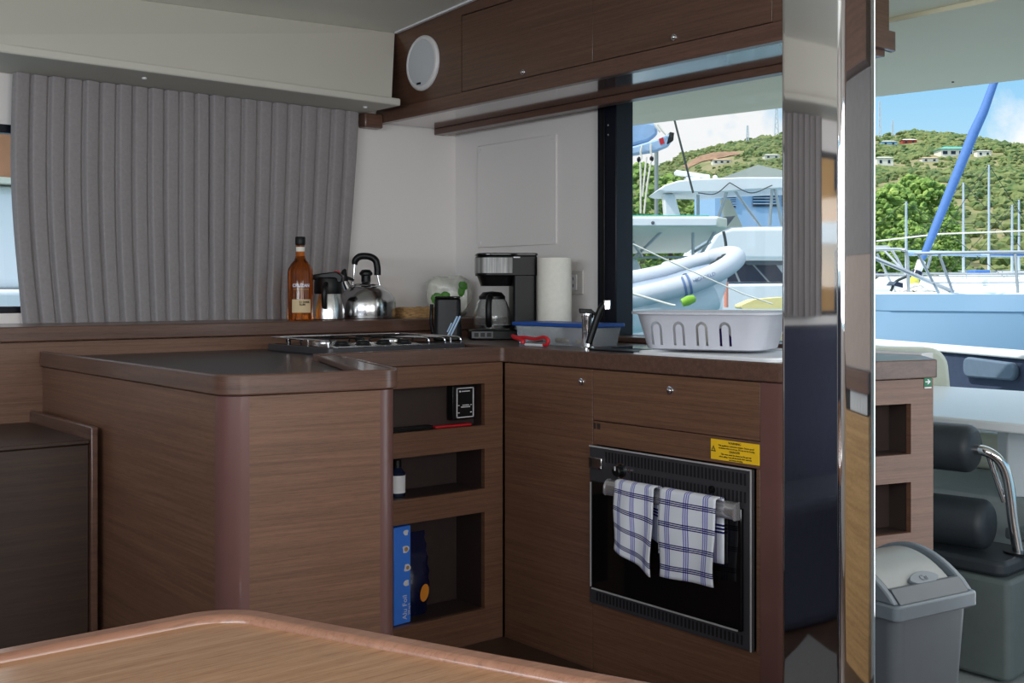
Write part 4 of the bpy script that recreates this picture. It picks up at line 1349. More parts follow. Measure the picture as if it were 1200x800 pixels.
# moulded cream seat end outside the window
fm2 = frame((4.22, 2.75, 0), math.atan2(-0.19, 0.23))
t = thing('moulded_seat', 'cream moulded cockpit seat back beyond the end cabinet', 'seat', (4.35, 2.65, 0))
MB(fm2).prism(round_poly([(-0.5, 0.0), (0.41, 0.0), (0.33, 0.862), (-0.5, 0.872)], [0, 0, 0.09, 0]), 0.0, 0.10, axis='y').build('back', M_['cream'], t, bevel=0.02)
MB(fm2).prism(round_poly([(-0.5, 0.5), (0.09, 0.5), (0.05, 0.915), (-0.5, 0.92)], [0, 0, 0.08, 0]), 0.102, 0.18, axis='y').build('headrest', M_['cream'], t, bevel=0.02)

# cockpit table
t = thing('cockpit_table', 'white cockpit table on a square white leg outside', 'table', (3.72, 1.95, 0.43))
MB().prism(round_poly([(3.345, 1.40), (4.50, 1.62), (4.42, 2.60), (3.30, 2.60), (3.345, 1.95)], 0.04), 0.672, 0.703).build('tabletop', M_['gelcoat'], t, bevel=0.006)
MB(frame((3.70, 1.87, 0), R_VIEW)).box(-0.035, 0.04, -0.04, 0.04, 0.4205, 0.671).build('leg', M_['gelcoat'], t, bevel=0.006)
o = MB().prism([(3.62, 1.2), (4.7, 1.2), (4.75, 2.4), (3.62, 2.5)], 0.0, 0.42).build('cockpit_locker', M_['deckgrey'], bevel=0.015)
tag(o, 'grey cockpit locker carrying the white table leg', 'locker')
o = MB().prism([(4.05, 1.22), (4.68, 1.22), (4.7, 2.36), (4.15, 2.40)], 0.4205, 0.56).build('seat_cushion', M_['cream'], bevel=0.03, seg=3)
tag(o, 'cream cockpit cushion behind the table leg', 'cushion')

# charcoal seat unit with roll backrest
t = thing('helm_chair', 'charcoal cockpit chair with roll backrest on a chrome bracket', 'chair', (3.35, 1.9, 0))
MB().prism(round_poly([(3.10, 1.575), (3.40, 1.60), (3.40, 2.35), (3.10, 2.35)], 0.02), 0.0, 0.285).build('base', M_['basegrey'], t, bevel=0.012)
MB().prism(round_poly([(3.12, 1.60), (3.385, 1.62), (3.385, 2.34), (3.12, 2.34)], 0.03), 0.2855, 0.33).build('seat_pad', M_['vinyl'], t, bevel=0.012)


def bolster(p, q, r):
    a, b = Vector(p), Vector(q)
    d = (b - a)
    L = d.length
    d.normalize()
    s = []
    rad = []
    for k in range(5):
        an = PI / 2 * k / 4
        s.append(a + d * (0.028 * (1 - math.sin(an))))
        rad.append(r - 0.028 + 0.028 * math.sin(an) if k else r * 0.72)
    s.sort(key=lambda v: (v - a).length)
    rad = [r * 0.72] + [r - 0.028 * (1 - math.sin(PI / 2 * k / 4)) for k in range(1, 5)]
    s = [a + d * (0.028 * (1 - math.cos(PI / 2 * k / 4))) for k in range(5)]
    s.append(b)
    rad.append(r)
    return s, rad


s, rd = bolster((3.215, 1.735, 0.632), (3.13, 2.30, 0.632), 0.072)
up = MB().tube(s, rd, 28).build('roll_backrest', M_['vinyl'], t)
s, rd = bolster((3.235, 1.70, 0.408), (3.14, 2.30, 0.408), 0.075)
MB().tube(s, rd, 28).build('roll_lumbar', M_['vinyl'], t)
MB().tube(smooth_path([(3.206, 1.752, 0.632), (3.212, 1.70, 0.628), (3.232, 1.668, 0.60), (3.25, 1.655, 0.54), (3.262, 1.645, 0.42), (3.275, 1.636, 0.33)], 6), 0.016, 12).build('chrome_bracket', M_['chrome'], t)
MB().tube(smooth_path([(3.218, 1.70, 0.622), (3.238, 1.69, 0.56), (3.252, 1.668, 0.48)], 6), 0.008, 10).build('bracket_brace', M_['chrome'], t)
MB().disc((3.28, 1.636, 0.3305), 0.045, 0.006, (0, 0, 1), 24).build('bracket_base', M_['black'], t)
MB().prism(round_poly([(3.30, 1.605), (3.56, 1.50), (3.56, 1.56), (3.30, 1.70)], 0.01), 0.36, 0.395).build('armrest', M_['basegrey'], t, bevel=0.008)

# ==================================================================== WATER, LAND
MB().box(-150, 260, -160, 260, -1.4, -1.0).build('sea_water', M_['water'], kind='structure')


def ridge_y(p):
    T = [(-3000, 2.0), (-600, 6.0), (100, 10), (600, 14), (700, 16.5), (742, 17.6), (775, 18.5), (800, 20.2), (850, 21.6), (917, 23.0), (1030, 22.6), (1065, 23.4), (1110, 23.0), (1150, 22.2),
         (1200, 19.2), (1300, 14.5), (1600, 9), (2600, 4)]
    for (a, b), (c, d) in zip(T, T[1:]):
        if a <= p <= c:
            return b + (d - b) * (p - a) / (c - a)
    return 3.0


FWD = Vector((0.6347, 0.7727, 0))
RGT = Vector((0.7727, -0.6347, 0))


def hill_h(u, v):
    """ground height of the shore: u along the shore, v inland"""
    q = 600 + u * 8.3
    rz = ridge_y(q)
    t = max(0.0, min(1.0, (v - 62) / 98))
    s = t ** 0.85
    h = -0.6 + (rz + 0.6) * s
    h += 1.3 * noise.noise(Vector((u * 0.035, v * 0.05, 1.7))) * t * (1 - t) * 3
    if v > 160:
        h = rz - 0.5 - (v - 160) * 0.25
    return h


mb = MB()
mb.grid(lambda a, b: tuple(FWD * (60 + 125 * b) + RGT * (-150 + 330 * a) + Vector((0, 0, hill_h(-150 + 330 * a, 60 + 125 * b)))), 110, 50)
mb.build('ground_hillside', M_['hill'], kind='structure')

# bushes covering the slope: nobody could count them
ico = bmesh.new()
bmesh.ops.create_icosphere(ico, subdivisions=1, radius=1.0)
iv = [v.co.copy() for v in ico.verts]
ifc = [tuple(v.index for v in f.verts) for f in ico.faces]
ico.free()
rnd = random.Random(11)
HOUSE_AT = [((124.28, 69.38), 3.4), ((123.9, 65.9), 2.0), ((135.36, 82.27), 2.3), ((132.73, 83.6), 2.3), ((109.74, 69.67), 2.2), ((117.68, 68.97), 2.2), ((107.31, 90.43), 2.4),
            ((110.42, 85.29), 2.2), ((112.4, 96.6), 4.2), ((128.74, 98.71, 0), 1.4), ((125.62, 101.28, 0), 1.2), ((139.85, 89.59, 0), 1.2), ((141.22, 88.46, 0), 1.0)]
V, Fc = [], []
for k in range(24000):
    v = 64 + 96 * rnd.random() ** 0.8
    u = -2 + 122 * rnd.random()
    if u > v * 0.72 or u < v * 0.05:
        continue
    gz = hill_h(u, v)
    dens = noise.noise(Vector((u * .10, v * .07, 4)))
    if dens < -0.28 and rnd.random() < 0.75:
        continue
    r = rnd.uniform(0.25, 0.62) * (0.85 + 0.5 * dens)
    if v > 148:
        r *= 0.9
    c = FWD * v + RGT * u + Vector((0, 0, gz + r * 0.25))
    if any((c.x - h[0]) ** 2 + (c.y - h[1]) ** 2 < (rr_ + r) ** 2 for h, rr_ in HOUSE_AT) or (u - 25.3) ** 2 + (v - 72) ** 2 < 7 or (u - 21.9) ** 2 + (v - 68) ** 2 < 7 or (u - 23.4) ** 2 + (v - 64) ** 2 < 9:
        continue
    b0 = len(V)
    for p in iv:
        kx = rnd.uniform(0.6, 1.35)
        V.append(c + Vector((p.x * r * kx * 1.15, p.y * r * kx * 1.15, p.z * r * 0.85 * kx)))
    Fc += [tuple(b0 + i for i in f) for f in ifc]
me = bpy.data.meshes.new('hillside_bushes')
me.from_pydata([tuple(v) for v in V], [], Fc)
me.materials.append(M_['shrub'])
o = bpy.data.objects.new('hillside_bushes', me)
COL.objects.link(o)
tag(o, 'green bushes and scrub covering the hillside behind the marina', 'bushes')
o['kind'] = 'stuff'


def leaf_crown(mb, c, rx, rz, nb, rr, seed):
    q = random.Random(seed)
    for k in range(nb):
        a, z = q.uniform(0, 2 * PI), q.uniform(-0.8, 1.0)
        rad = math.sqrt(max(0.05, 1 - z * z)) * q.uniform(0.45, 1.0)
        p = Vector(c) + Vector((math.cos(a) * rad * rx, math.sin(a) * rad * rx, z * rz))
        r = rr * q.uniform(0.6, 1.3)
        vs = []
        for w in iv:
            kx = q.uniform(0.6, 1.35)
            vs.append(p + Vector((w.x, w.y, w.z * 0.8)) * r * kx)
        mb.add(vs, ifc)


ico = bmesh.new()
bmesh.ops.create_icosphere(ico, subdivisions=2, radius=1.0)
iv2 = [v.co.copy() for v in ico.verts]
if2 = [tuple(v.index for v in f.verts) for f in ico.faces]
ico.free()
TREES = [
    ((48.27, 30.23, 0), 5.5, 1.6, 3.8, 'bushy green tree on the shore just right of the pillar'),
    ((58.69, 34.61, 0), 6.6, 1.9, 4.4, 'broad green tree on the shore behind the furled blue sail'),
    ((44.31, 27.01, 0), 3.6, 1.2, 3.0, 'low dark green tree at the water behind the white pulpit rail'),
    ((52.07, 29.7, 0), 4.2, 1.0, 3.2, 'narrow green tree right of the furled blue sail'),
    ((60.07, 38.65, 0), 6.3, 1.7, 4.4, 'pale green tree partly hidden by the right edge of the pillar'),
    ((65.28, 39.55, 0), 7.6, 1.8, 4.6, 'tall olive tree rising between two green trees left of the blue sail'),
    ((40.46, 39.24, 0), 6.6, 1.5, 4.8, 'yellow green tree at the left edge of the galley window'),
    ((46.02, 42.43, 0), 6.6, 1.8, 5.0, 'leafy green tree behind the yacht canopy arch'),
    ((43.53, 38.01, 0), 5.0, 1.3, 3.8, 'grey green tree under the yacht canopy'),
]
for k, (b0, h, rx, rz, lb) in enumerate(TREES):
    gz = hill_h(Vector(b0).dot(RGT), Vector(b0).dot(FWD)) - 0.1
    t = thing('shore_tree', lb, 'tree', (b0[0], b0[1], gz), 'trees on the shore')
    MB().tube([(b0[0], b0[1], gz), (b0[0] + .1, b0[1], h * 0.4), (b0[0] + .05, b0[1] + .1, h * 0.75)], [0.16, 0.12, 0.06], 8).build('trunk', M_['trunk'], t)
    mb = MB()
    leaf_crown(mb, (b0[0], b0[1], h - rz * 0.45), rx, rz * 0.6, 460, rx * 0.105, k)
    mb.build('crown', M_['treeleaf'], t, ang=25)


def house(px_origin, d, w, h, base, wallm, roofm, label, gable=False, win=3):
    f0 = frame((px_origin[0], px_origin[1], 0), R_VIEW)
    t = thing('hill_house', label, 'house', (px_origin[0], px_origin[1], base))
    dp = w * 0.6
    MB(f0).box(-w / 2, w / 2, 0, dp, base - 1.5, base + h).build('walls', wallm, t)
    e = w * 0.06
    if gable:
        MB(f0).prism([(-w / 2 - e, base + h), (w / 2 + e, base + h), (0, base + h + w * 0.26)], -e, dp + e, axis='y').build('roof', roofm, t)
    else:
        MB(f0).prism([(-w / 2 - e, -e), (w / 2 + e, -e), (w / 2 + e, dp + e), (-w / 2 - e, dp + e)], base + h, base + h + w * 0.09,
                     top=[(-w / 3, dp * 0.35), (w / 3, dp * 0.35), (w / 3, dp * 0.65), (-w / 3, dp * 0.65)]).build('roof', roofm, t)
    for i in range(win):
        x = -w / 2 + w * (i + 0.5) / win
        MB(f0).box(x - w * 0.07, x + w * 0.07, -0.03, 0.01, base + h * 0.35, base + h * 0.75).build('window', M_['tint'], t)
    return t


HOUSES = [
    ((124.28, 69.38), 3.8, 0.95, 16.75, 'housew', 'teal', 'white hillside house with teal roof behind the blue sail', 4),
    ((123.9, 65.9), 1.6, 0.7, 16.4, 'housew', 'roofgrey', 'low white hillside house just right of the blue sail', 2),
    ((135.36, 82.27), 1.9, 0.6, 20.4, 'housered', 'housew', 'small red house high on the hill', 2),
    ((132.73, 83.6), 2.0, 0.6, 20.1, 'houseb', 'roofgrey', 'small blue grey house high on the hill beside the red one', 2),
    ((109.74, 69.67), 1.8, 0.9, 14.7, 'housew', 'roofgrey', 'white hillside house close to the pillar edge', 2),
    ((117.68, 68.97), 1.9, 0.5, 15.6, 'housew', 'rooftan', 'tan roofed hillside house left of the blue sail', 2),
    ((107.31, 90.43), 2.2, 0.55, 16.5, 'housew', 'rooftan', 'small tan roofed house beside the bare earth bank', 3),
    ((110.42, 85.29), 1.9, 0.5, 16.9, 'housew', 'roofgrey', 'pale hillside house above the gabled marina building', 2),
]
for org, w, h, bz, wm, rm, lb, nw in HOUSES:
    house(org, 0, w, h, bz - 0.1, M_[wm], M_[rm], lb, win=nw)
# bare earth cutting
eu, ev = 25.6, 146.0
o = MB().grid(lambda a, b: tuple(FWD * (ev - 2.2 + 4.4 * b) + RGT * (eu - 3.4 + 6.8 * a) + Vector((0, 0, hill_h(eu - 3.4 + 6.8 * a, ev - 2.2 + 4.4 * b)
              + 0.1 + 0.55 * math.sin(PI * a) * math.sin(PI * b) + 0.12 * noise.noise(Vector((a * 7, b * 6, 1))) * math.sin(PI * a)))), 24, 14).build('earth_bank', M_['earth'], ang=20)
tag(o, 'reddish bare earth bank on the hillside', 'earth bank')


def lattice(org, zt, zb, w, label):
    t = thing('radio_mast', label, 'mast', (org[0], org[1], zb))
    mb = MB(frame((org[0], org[1], 0), R_VIEW))
    for s in (-1, 1):
        mb.tube([(s * w, 0, zb), (s * w * 0.4, 0, zt)], 0.07, 5)
    mb.build('legs', M_['mast'], t)
    mb = MB(frame((org[0], org[1], 0), R_VIEW))
    nn = 7
    for i in range(nn):
        a, b = i / nn, (i + 1) / nn
        s = -1 if i % 2 else 1
        mb.tube([(s * w * (1 - .6 * a), 0, zb + (zt - zb) * a), (-s * w * (1 - .6 * b), 0, zb + (zt - zb) * b)], 0.05, 5)
    mb.build('lattice', M_['mast'], t)


lattice((128.74, 98.71, 0), 26.646, 22.0, 0.3, 'tall thin radio mast on the ridge beside the pillar left edge')
lattice((125.62, 101.28, 0), 24.033, 21.5, 0.18, 'short radio mast on the ridge seen through the galley window')
lattice((139.85, 89.59, 0), 27.478, 22.0, 0.2, 'tall radio mast on the ridge just right of the pillar')
lattice((141.22, 88.46, 0), 24.746, 22.3, 0.12, 'short radio mast on the ridge right of the pillar')

# marina buildings seen through the galley window
fB = frame((35.21, 28.01, 0), R_VIEW)
t = thing('marina_building', 'pale blue marina building with louvred windows and grey gabled roof', 'building', tuple(fB @ Vector((0, 0, -0.6))))
MB(fB).box(-1.555, 2.481, 0, 5, -0.6, 5.174).build('walls', M_['houseb'], t)
MB(fB).prism([(-1.621, 5.34), (2.812, 5.34), (0.033, 5.935)], -0.3, 5.3, axis='y').build('roof', M_['roofgrey'], t)
for a, b, c, d in ((882, 912, 222, 242), (846, 862, 228, 243), (916, 940, 222, 242)):
    f0, f1 = (0.03308) * (a - 885), (0.03308) * (b - 885)
    z1, z0 = 1.105 + (0.03308) * (340 - c), 1.105 + (0.03308) * (340 - d)
    wn = MB(fB).box(f0, f1, -0.06, 0.01, z0, z1).build('window', M_['tint'], t)
    mb = MB(fB)
    for i in range(1, 6):
        zz = z0 + (z1 - z0) * i / 6
        mb.box(f0, f1, -0.09, -0.061, zz - 0.02, zz + 0.02)
    mb.build('louvre', M_['houseb'], wn)

# The boats outside are placed from image pixels, turned into metres at each
# boat's assumed mooring distance, and every boat has length and depth there.
# ============================================================== MOTOR YACHT
K = 0.0188
fY = frame((19.35, 16.45, 0), R_VIEW)


def yx(p, y=0.0):
    return (p - 600) * (25 + y) / 1330 - 4.51128


def yz(p, y=0.0):
    return 1.105 + (340 - p) * (25 + y) / 1330


t = thing('motor_yacht', 'large white flybridge motor yacht with curved hardtop beyond the window', 'yacht', tuple(fY @ Vector((1, 1.5, -1.0))))
MB(fY).prism([(yx(745), -1.0), (yx(1000), -1.0), (yx(1010), yz(331)), (yx(735), yz(334))], 0, 3.6, axis='y').build('hull', M_['gelcoat'], t, bevel=0.06, seg=3)
MB(fY).prism([(yx(775), yz(331)), (yx(1000), yz(331)), (yx(990), yz(304)), (yx(800), yz(302))], 0.5, 3.2, axis='y').build('deckhouse', M_['gelcoat'], t, bevel=0.05)
for (a, b, c, d) in ((863, 883, 905, 873), (846, 860, 870, 852), (886, 912, 930, 908)):
    MB(fY).prism([(yx(a), yz(306)), (yx(b), yz(306)), (yx(c), yz(330)), (yx(d), yz(330))], 0.44, 0.52, axis='y').build('cabin_window', M_['tint'], t)
MB(fY).prism(round_poly([(yx(822), yz(300)), (yx(842), yz(270)), (yx(860), yz(265)), (yx(990), yz(264)), (yx(990), yz(305)), (yx(850), yz(305))], [.1, .2, .1, 0, 0, .1]), 0.2, 3.3, axis='y').build('flybridge', M_['gelcoat'], t, bevel=0.12, seg=4)
MB(fY).prism([(yx(870), yz(304.5)), (yx(960), yz(304.5)), (yx(960), yz(310)), (yx(880), yz(310))], 0.3, 0.42, axis='y').build('shade_band', M_['bin'], t)
top = [(772, 222), (780, 216), (796, 211), (818, 209), (870, 207), (960, 207), (985, 212), (985, 218), (930, 220), (880, 222), (845, 225), (812, 225), (780, 224.5)]
MB(fY).prism([(yx(a), yz(b)) for a, b in top], 0.1, 2.0, axis='y').build('hardtop', M_['gelcoat'], t, bevel=0.03, seg=3)
MB(fY).prism([(yx(a), yz(b)) for a, b in ((780, 226), (793, 226), (803, 262), (783, 262))], 0.3, 0.7, axis='y').build('arch_leg', M_['gelcoat'], t, bevel=0.03)
MB(fY).prism([(yx(a), yz(b)) for a, b in ((857, 228), (868, 228), (885, 265), (864, 265))], 1.2, 1.4, axis='y').build('arch_leg', M_['cream'], t, bevel=0.02)
mb = MB(fY)
for a, b, c, d in ((855, 214, 842, 255), (859, 221, 891, 265), (905, 219, 902, 264), (908, 219, 916, 264), (818, 228, 818, 256)):
    mb.tube([(yx(a, 0.15), 0.15, yz(b, 0.15)), (yx(c, 0.3), 0.3, yz(d, 0.3))], 0.035, 8)
mb.build('canopy_poles', M_['alu'], t)
mb = MB(fY)
for pts in (((818, 226), (838, 227), (855, 214)), ((855, 214), (880, 226), (905, 217))):
    mb.tube(smooth_path([(yx(a, 0.05), 0.05, yz(b, 0.05)) for a, b in pts], 6), 0.011, 6)
mb.build('canopy_rope', M_['darkrope'], t)
MB(fY).prism([(yx(836), yz(255)), (yx(864), yz(252)), (yx(853), yz(266)), (yx(836), yz(266))], 0.2, 0.26, axis='y').build('windscreen', M_['bin'], t)
mb = MB(fY)
mb.box(yx(813), yx(829), 1.0, 1.4, yz(209), yz(202))
rd_ = mb.build('radar_pedestal', M_['gelcoat'], t)
MB(fY).prism(round_poly([(yx(800), yz(193)), (yx(842), yz(199)), (yx(842), yz(205)), (yx(800), yz(198))], 0.03), 1.05, 1.35, axis='y').build('radar_scanner', M_['gelcoat'], rd_, bevel=0.02)
MB(fY).ball((yx(838, 1.2), 1.2, yz(208, 1.2)), 0.06, 2).build('searchlight', M_['gelcoat'], t)

# ============================================================== HARDTOP CRUISER
K2 = 0.01203
fH = frame((11.92, 10.91, 0), R_VIEW)


def hx(p, y=0.0):
    return (p - 600) * (16 + y) / 1330 - 2.28571


def hz(p, y=0.0):
    return 1.105 + (340 - p) * (16 + y) / 1330


t = thing('hardtop_cruiser', 'white boat with cream underside hardtop behind the grey dinghy', 'boat', tuple(fH @ Vector((0, 2, -1.0))))
MB(fH).prism([(hx(600), -1.0), (hx(862), -1.0), (hx(856), hz(332)), (hx(600), hz(328))], 0.6, 4.0, axis='y').build('hull', M_['gelcoat'], t, bevel=0.05, seg=3)
MB(fH).prism([(hx(600), hz(328)), (hx(770), hz(328)), (hx(760), hz(300)), (hx(600), hz(298))], 1.4, 3.6, axis='y').build('cabin', M_['gelcoat'], t, bevel=0.05)
mb = MB(fH)
pa = [(hx(600), -0.3), (hx(838), -0.3), (hx(852), 0.0), (hx(846), 3.2), (hx(600), 3.6)]
v = [(x, y, hz(268) - (0.06 + 0.055 * y if y > 0 else 0.0) - 0.002) for x, y in pa] + [(x, y, hz(255) - (0.055 * y if y > 0 else 0)) for x, y in pa]
mb.add(v, [(4, 3, 2, 1, 0), (5, 6, 7, 8, 9)] + [(i, (i + 1) % 5, 5 + (i + 1) % 5, 5 + i) for i in range(5)])
mb.build('hardtop', M_['cream'], t, bevel=0.03, seg=3)
MB(fH).box(hx(600), hx(835), -0.33, -0.302, hz(266), hz(257)).build('hardtop_rim', M_['gelcoat'], t, bevel=0.01)
MB(fH).box(hx(600), hx(830), -0.1, 0.6, hz(254.8), hz(252.5)).build('top_trim', M_['teal'], t, bevel=0.01)
MB(fH).ball((hx(765, -0.335), -0.335, hz(261, -0.335)), 0.025, 2, (1, .3, 1)).build('round_emblem', M_['bin'], t)
mb = MB(fH)
for a, b, c, d in ((812, 266, 812, 302), (780, 267, 745, 300), (840, 268, 820, 300), (832, 284, 812, 296), (742, 284, 752, 300)):
    mb.tube([(hx(a, 0.2), 0.2, hz(b, 0.2)), (hx(c, 0.8), 0.8, hz(d, 0.8))], 0.022, 8)
mb.tube([(hx(700, 0.7), 0.7, hz(303, 0.7)), (hx(742, 0.7), 0.7, hz(302, 0.7)), (hx(806, 0.7), 0.7, hz(301, 0.7))], 0.016, 8)
mb.build('hardtop_frame', M_['alu'], t)
o = MB(frame((11.86, 9.93, 0), R_VIEW)).tube(smooth_path([(-0.03, 0, 1.894), (0, 0, 1.745), (0.005, 0, 1.596)], 3), 0.02, 8).build('hanging_rope', M_['darkrope'])
tag(o, 'short dark rope hanging from the end of the cream hardtop', 'rope')

# ============================================================== INFLATABLE DINGHY
K3 = 0.00977
fD = frame((9.76, 8.8, 0), R_VIEW)


def dx(p, y=0.0):
    return (p - 600) * (13 + y) / 1330 - 1.95489


def dz(p, y=0.0):
    return 1.105 + (340 - p) * (13 + y) / 1330


t = thing('inflatable_dinghy', 'pale grey inflatable dinghy hanging with raised bow beyond the dish rack', 'dinghy', tuple(fD @ Vector((0, 0.5, dz(357)))))
near = [(690, 357, -.25), (742, 349, -.2), (780, 340, -.15), (815, 330, -.1), (842, 318, 0.0), (858, 307, 0.25), (862, 301, .6), (852, 298, .95), (835, 300, 1.2)]
pth = smooth_path([(dx(a, c), c, dz(b, c)) for a, b, c in near], 8)
MB(fD).tube(pth, [0.116] * (len(pth) - 16) + [0.116 - 0.002 * i for i in range(16)], 20).build('near_tube', M_['rib'], t)
far = [(835, 301, 1.22), (812, 308, 1.25), (785, 317, 1.2), (750, 325, 1.15), (690, 334, 1.1)]
pth = smooth_path([(dx(a, c), c, dz(b, c)) for a, b, c in far], 8)
MB(fD).tube(pth, [0.088 + 0.015 * min(1, i / 12) for i in range(len(pth))], 20).build('far_tube', M_['rib'], t)
mb = MB(fD)
pi_ = [(dx(a, 0.1 + c * .6), 0.1 + c * .6, dz(b + 6, 0.1 + c * .6)) for a, b, c in near[:7]]
pj_ = [(dx(a, c * 0.9), c * 0.9, dz(b + 6, c * 0.9)) for a, b, c in ((690, 336, 1.1), (742, 328, 1.15), (780, 320, 1.2), (812, 310, 1.2), (836, 304, 1.2), (850, 302, 1.0), (858, 304, .8))]
mb.add(pi_ + pj_, [(i, i + 1, 8 + i, 7 + i) for i in range(6)])
mb.build('floor', M_['ribgrey'], t, solid=0.05)
rub = smooth_path([(dx(a, c - 0.15), c - 0.085, dz(b + 5, c - 0.15)) for a, b, c in near[:5]] + [(dx(864, 0.13), 0.13, dz(309, 0.13)), (dx(872, 0.5), 0.5, dz(304, 0.5))], 8)
MB(fD).tube(rub, 0.02, 10).build('rubbing_strake', M_['ribdark'], t)
keel = smooth_path([(dx(690, 0.2), 0.2, dz(372, 0.2)), (dx(780, 0.3), 0.3, dz(358, 0.3)), (dx(822, 0.4), 0.4, dz(344, 0.4)), (dx(848, 0.5), 0.5, dz(324, 0.5))], 6)
MB(fD).tube(keel, [0.26] * 14 + [0.2, .17, .14, .1, .06], 16).build('keel', M_['gelcoat'], t)
for a in (797, 803):
    i0 = min(range(len(pth)), key=lambda i: 0)
    c0 = Vector((dx(a), -0.13, dz(335.5 - (a - 797) * 0.35)))
    dd = Vector((1, 0.03, 0.28)).normalized()
    MB(fD).tube([c0, c0 + dd * 0.028], 0.1185, 20, caps=False).build('stripe_band', M_['ribdark'], t)
text('HIGHFIELD', 0.055, fD @ Matrix.Translation((dx(825, -0.22), -0.222, dz(325, -0.22))) @ Matrix.Rotation(math.radians(90), 4, 'X') @ Matrix.Rotation(math.radians(19), 4, 'Z'), M_['ribdark'], t, depth=0.004)
mb = MB(fD)
for a, b, c in ((763, 339, -0.03), (802, 326, -0.02), (843, 306, 0.15), (836, 311, 0.05), (848, 303, .3)):
    mb.tube(smooth_path([(dx(a - 4, c), c, dz(b, c)), (dx(a, c - .02), c - .02, dz(b - 4, c - .02)), (dx(a + 5, c), c, dz(b - 3, c))], 4), 0.018, 8)
mb.build('grab_lines', M_['darkrope'], t)

fL = frame((8.64, 7.79, 0), R_VIEW)
KL = 0.00865
o = MB(fL).tube([(-75 * KL, 0, 1.105 + 62 * KL), (-20 * KL, 0, 1.105 + 36 * KL), (70 * KL, 0, 1.105 - 4 * KL), (105 * KL, 0, 1.105 - 16 * KL)], 0.007, 8).build('mooring_line', M_['rope'])
tag(o, 'long thin white line slanting down in front of the grey dinghy', 'rope')
o = MB(fL).tube(smooth_path([(-75 * KL, 0, 1.105 + 0 * KL), (-52 * KL, 0, 1.105 - 6 * KL), (-18 * KL, 0, 1.105 - 16 * KL), (-9 * KL, 0, 1.105 - 18 * KL)], 5), 0.013, 8).build('mooring_line', M_['rope'])
tag(o, 'thicker white line below the dinghy running to the lime fender', 'rope')
o = MB(fL).tube([(-1 * KL, 0, 1.105 - 15 * KL), (6 * KL, 0.0, 1.105 - 12 * KL), (13 * KL, 0.03, 1.105 - 10 * KL)], [0.04, 0.05, 0.04], 14).build('lime_fender', M_['lime'])
tag(o, 'small lime green fender just above the dish rack rim', 'fender')
o = MB(frame((15.61, 13.06, 0), R_VIEW)).tube([(0, 0, 1.255), (0, 0, 0.804)], 0.04, 10).build('dock_post', plain('salmon_post', rgb(226, 150, 130), 0.6))
tag(o, 'thin salmon coloured post below the dinghy bow', 'post')
o = MB(frame((16.01, 12.73, 0), R_VIEW)).prism(round_poly([(-0.406, 0.774), (0.677, 0.774), (0.526, 0.985), (-0.015, 0.94)], 0.04), 0, 0.6, axis='y').build('kayak', plain('pale_yellow', rgb(240, 222, 150), 0.5))
tag(o, 'pale yellow kayak end beside the pillar above the dish rack', 'kayak')

# ============================================================== BOOM WITH SAIL BAG
fS = frame((5.48, 5.2, 0), R_VIEW)
KS = 0.00564


def sx(p, y=0.0):
    return (p - 600) * (7.5 + y) / 1330 - 0.93045


def sz(p, y=0.0):
    return 1.105 + (340 - p) * (7.5 + y) / 1330


t = thing('stowed_boom', 'boom with pale blue sail bag and red mark at upper left of the window', 'boom', tuple(fS @ Vector((0, 0, sz(205)))))
MB(fS).prism([(sx(690), sz(196)), (sx(690), sz(182)), (sx(742), sz(172)), (sx(772), sz(163)), (sx(785), sz(157)), (sx(787), sz(164)), (sx(782), sz(172)), (sx(768), sz(178)), (sx(742), sz(182))], -0.05, 0.05, axis='y').build('boom', M_['bluewhite'], t, bevel=0.012)
MB(fS).prism([(sx(690), sz(175)), (sx(690), sz(135)), (sx(745), sz(140)), (sx(768), sz(146)), (sx(770), sz(158)), (sx(758), sz(167)), (sx(742), sz(171))], -0.04, 0.04, axis='y').build('sail_bag', plain('sailbag_blue', rgb(150, 184, 222), 0.7), t, bevel=0.02)
MB(fS).prism(round_poly([(sx(779), sz(171)), (sx(783), sz(156)), (sx(788), sz(157)), (sx(787), sz(166))], 0.004), -0.055, 0.055, axis='y').build('end_cap', M_['black'], t)
MB(fS).prism([(sx(772), sz(171)), (sx(770), sz(164)), (sx(775), sz(162)), (sx(777), sz(169))], -0.053, -0.0505, axis='y').build('red_mark', M_['red'], t)
mb = MB(fS)
for pts in (((752, 170), (750, 178), (751, 185), (748, 188)), ((762, 168), (762, 178), (764, 184)), ((770, 146), (776, 154), (780, 158)), ((766, 146), (773, 155)), ((749, 186), (750, 205), (750, 250)), ((763, 184), (758, 215), (754, 250)), ((757, 184), (752, 230))):
    mb.tube(smooth_path([(sx(a, -0.06), -0.06, sz(b, -0.06)) for a, b in pts], 4), 0.006, 6)
mb.build('ropes', M_['rope'], t)
mb = MB(fS)
for a, b in ((748, 187), (763, 186)):
    mb.ball((sx(a, -0.06), -0.06, sz(b, -0.06)), 0.014, 2, (1, 0.6, 1.4))
mb.build('block', M_['black'], t)
o = MB(frame((21.99, 20.76, 0), R_VIEW)).tube([(0, 0, 4.804), (0, 0, 2.864)], 0.055, 10).build('dock_pole', plain('grey_pole', rgb(130, 140, 136), 0.7))
tag(o, 'grey pole rising among trees at the left of the window', 'pole')
o = MB(frame((4.88, 4.4, 0), R_VIEW)).tube([(-0.059, 0, 2.122), (0.059, 0, 1.662)], 0.006, 8).build('rigging_wire', M_['darkrope'])
tag(o, 'dark rigging wire slanting down in front of the yacht canopy', 'wire')

# ============================================================== NEIGHBOUR SAILBOAT, RIGHT
K4 = 0.00677
fN = frame((8.33, 4.81, 0), R_VIEW)


def nx(p, y=0.0):
    return (p - 600) * (9 + y) / 1330 - 3.38346


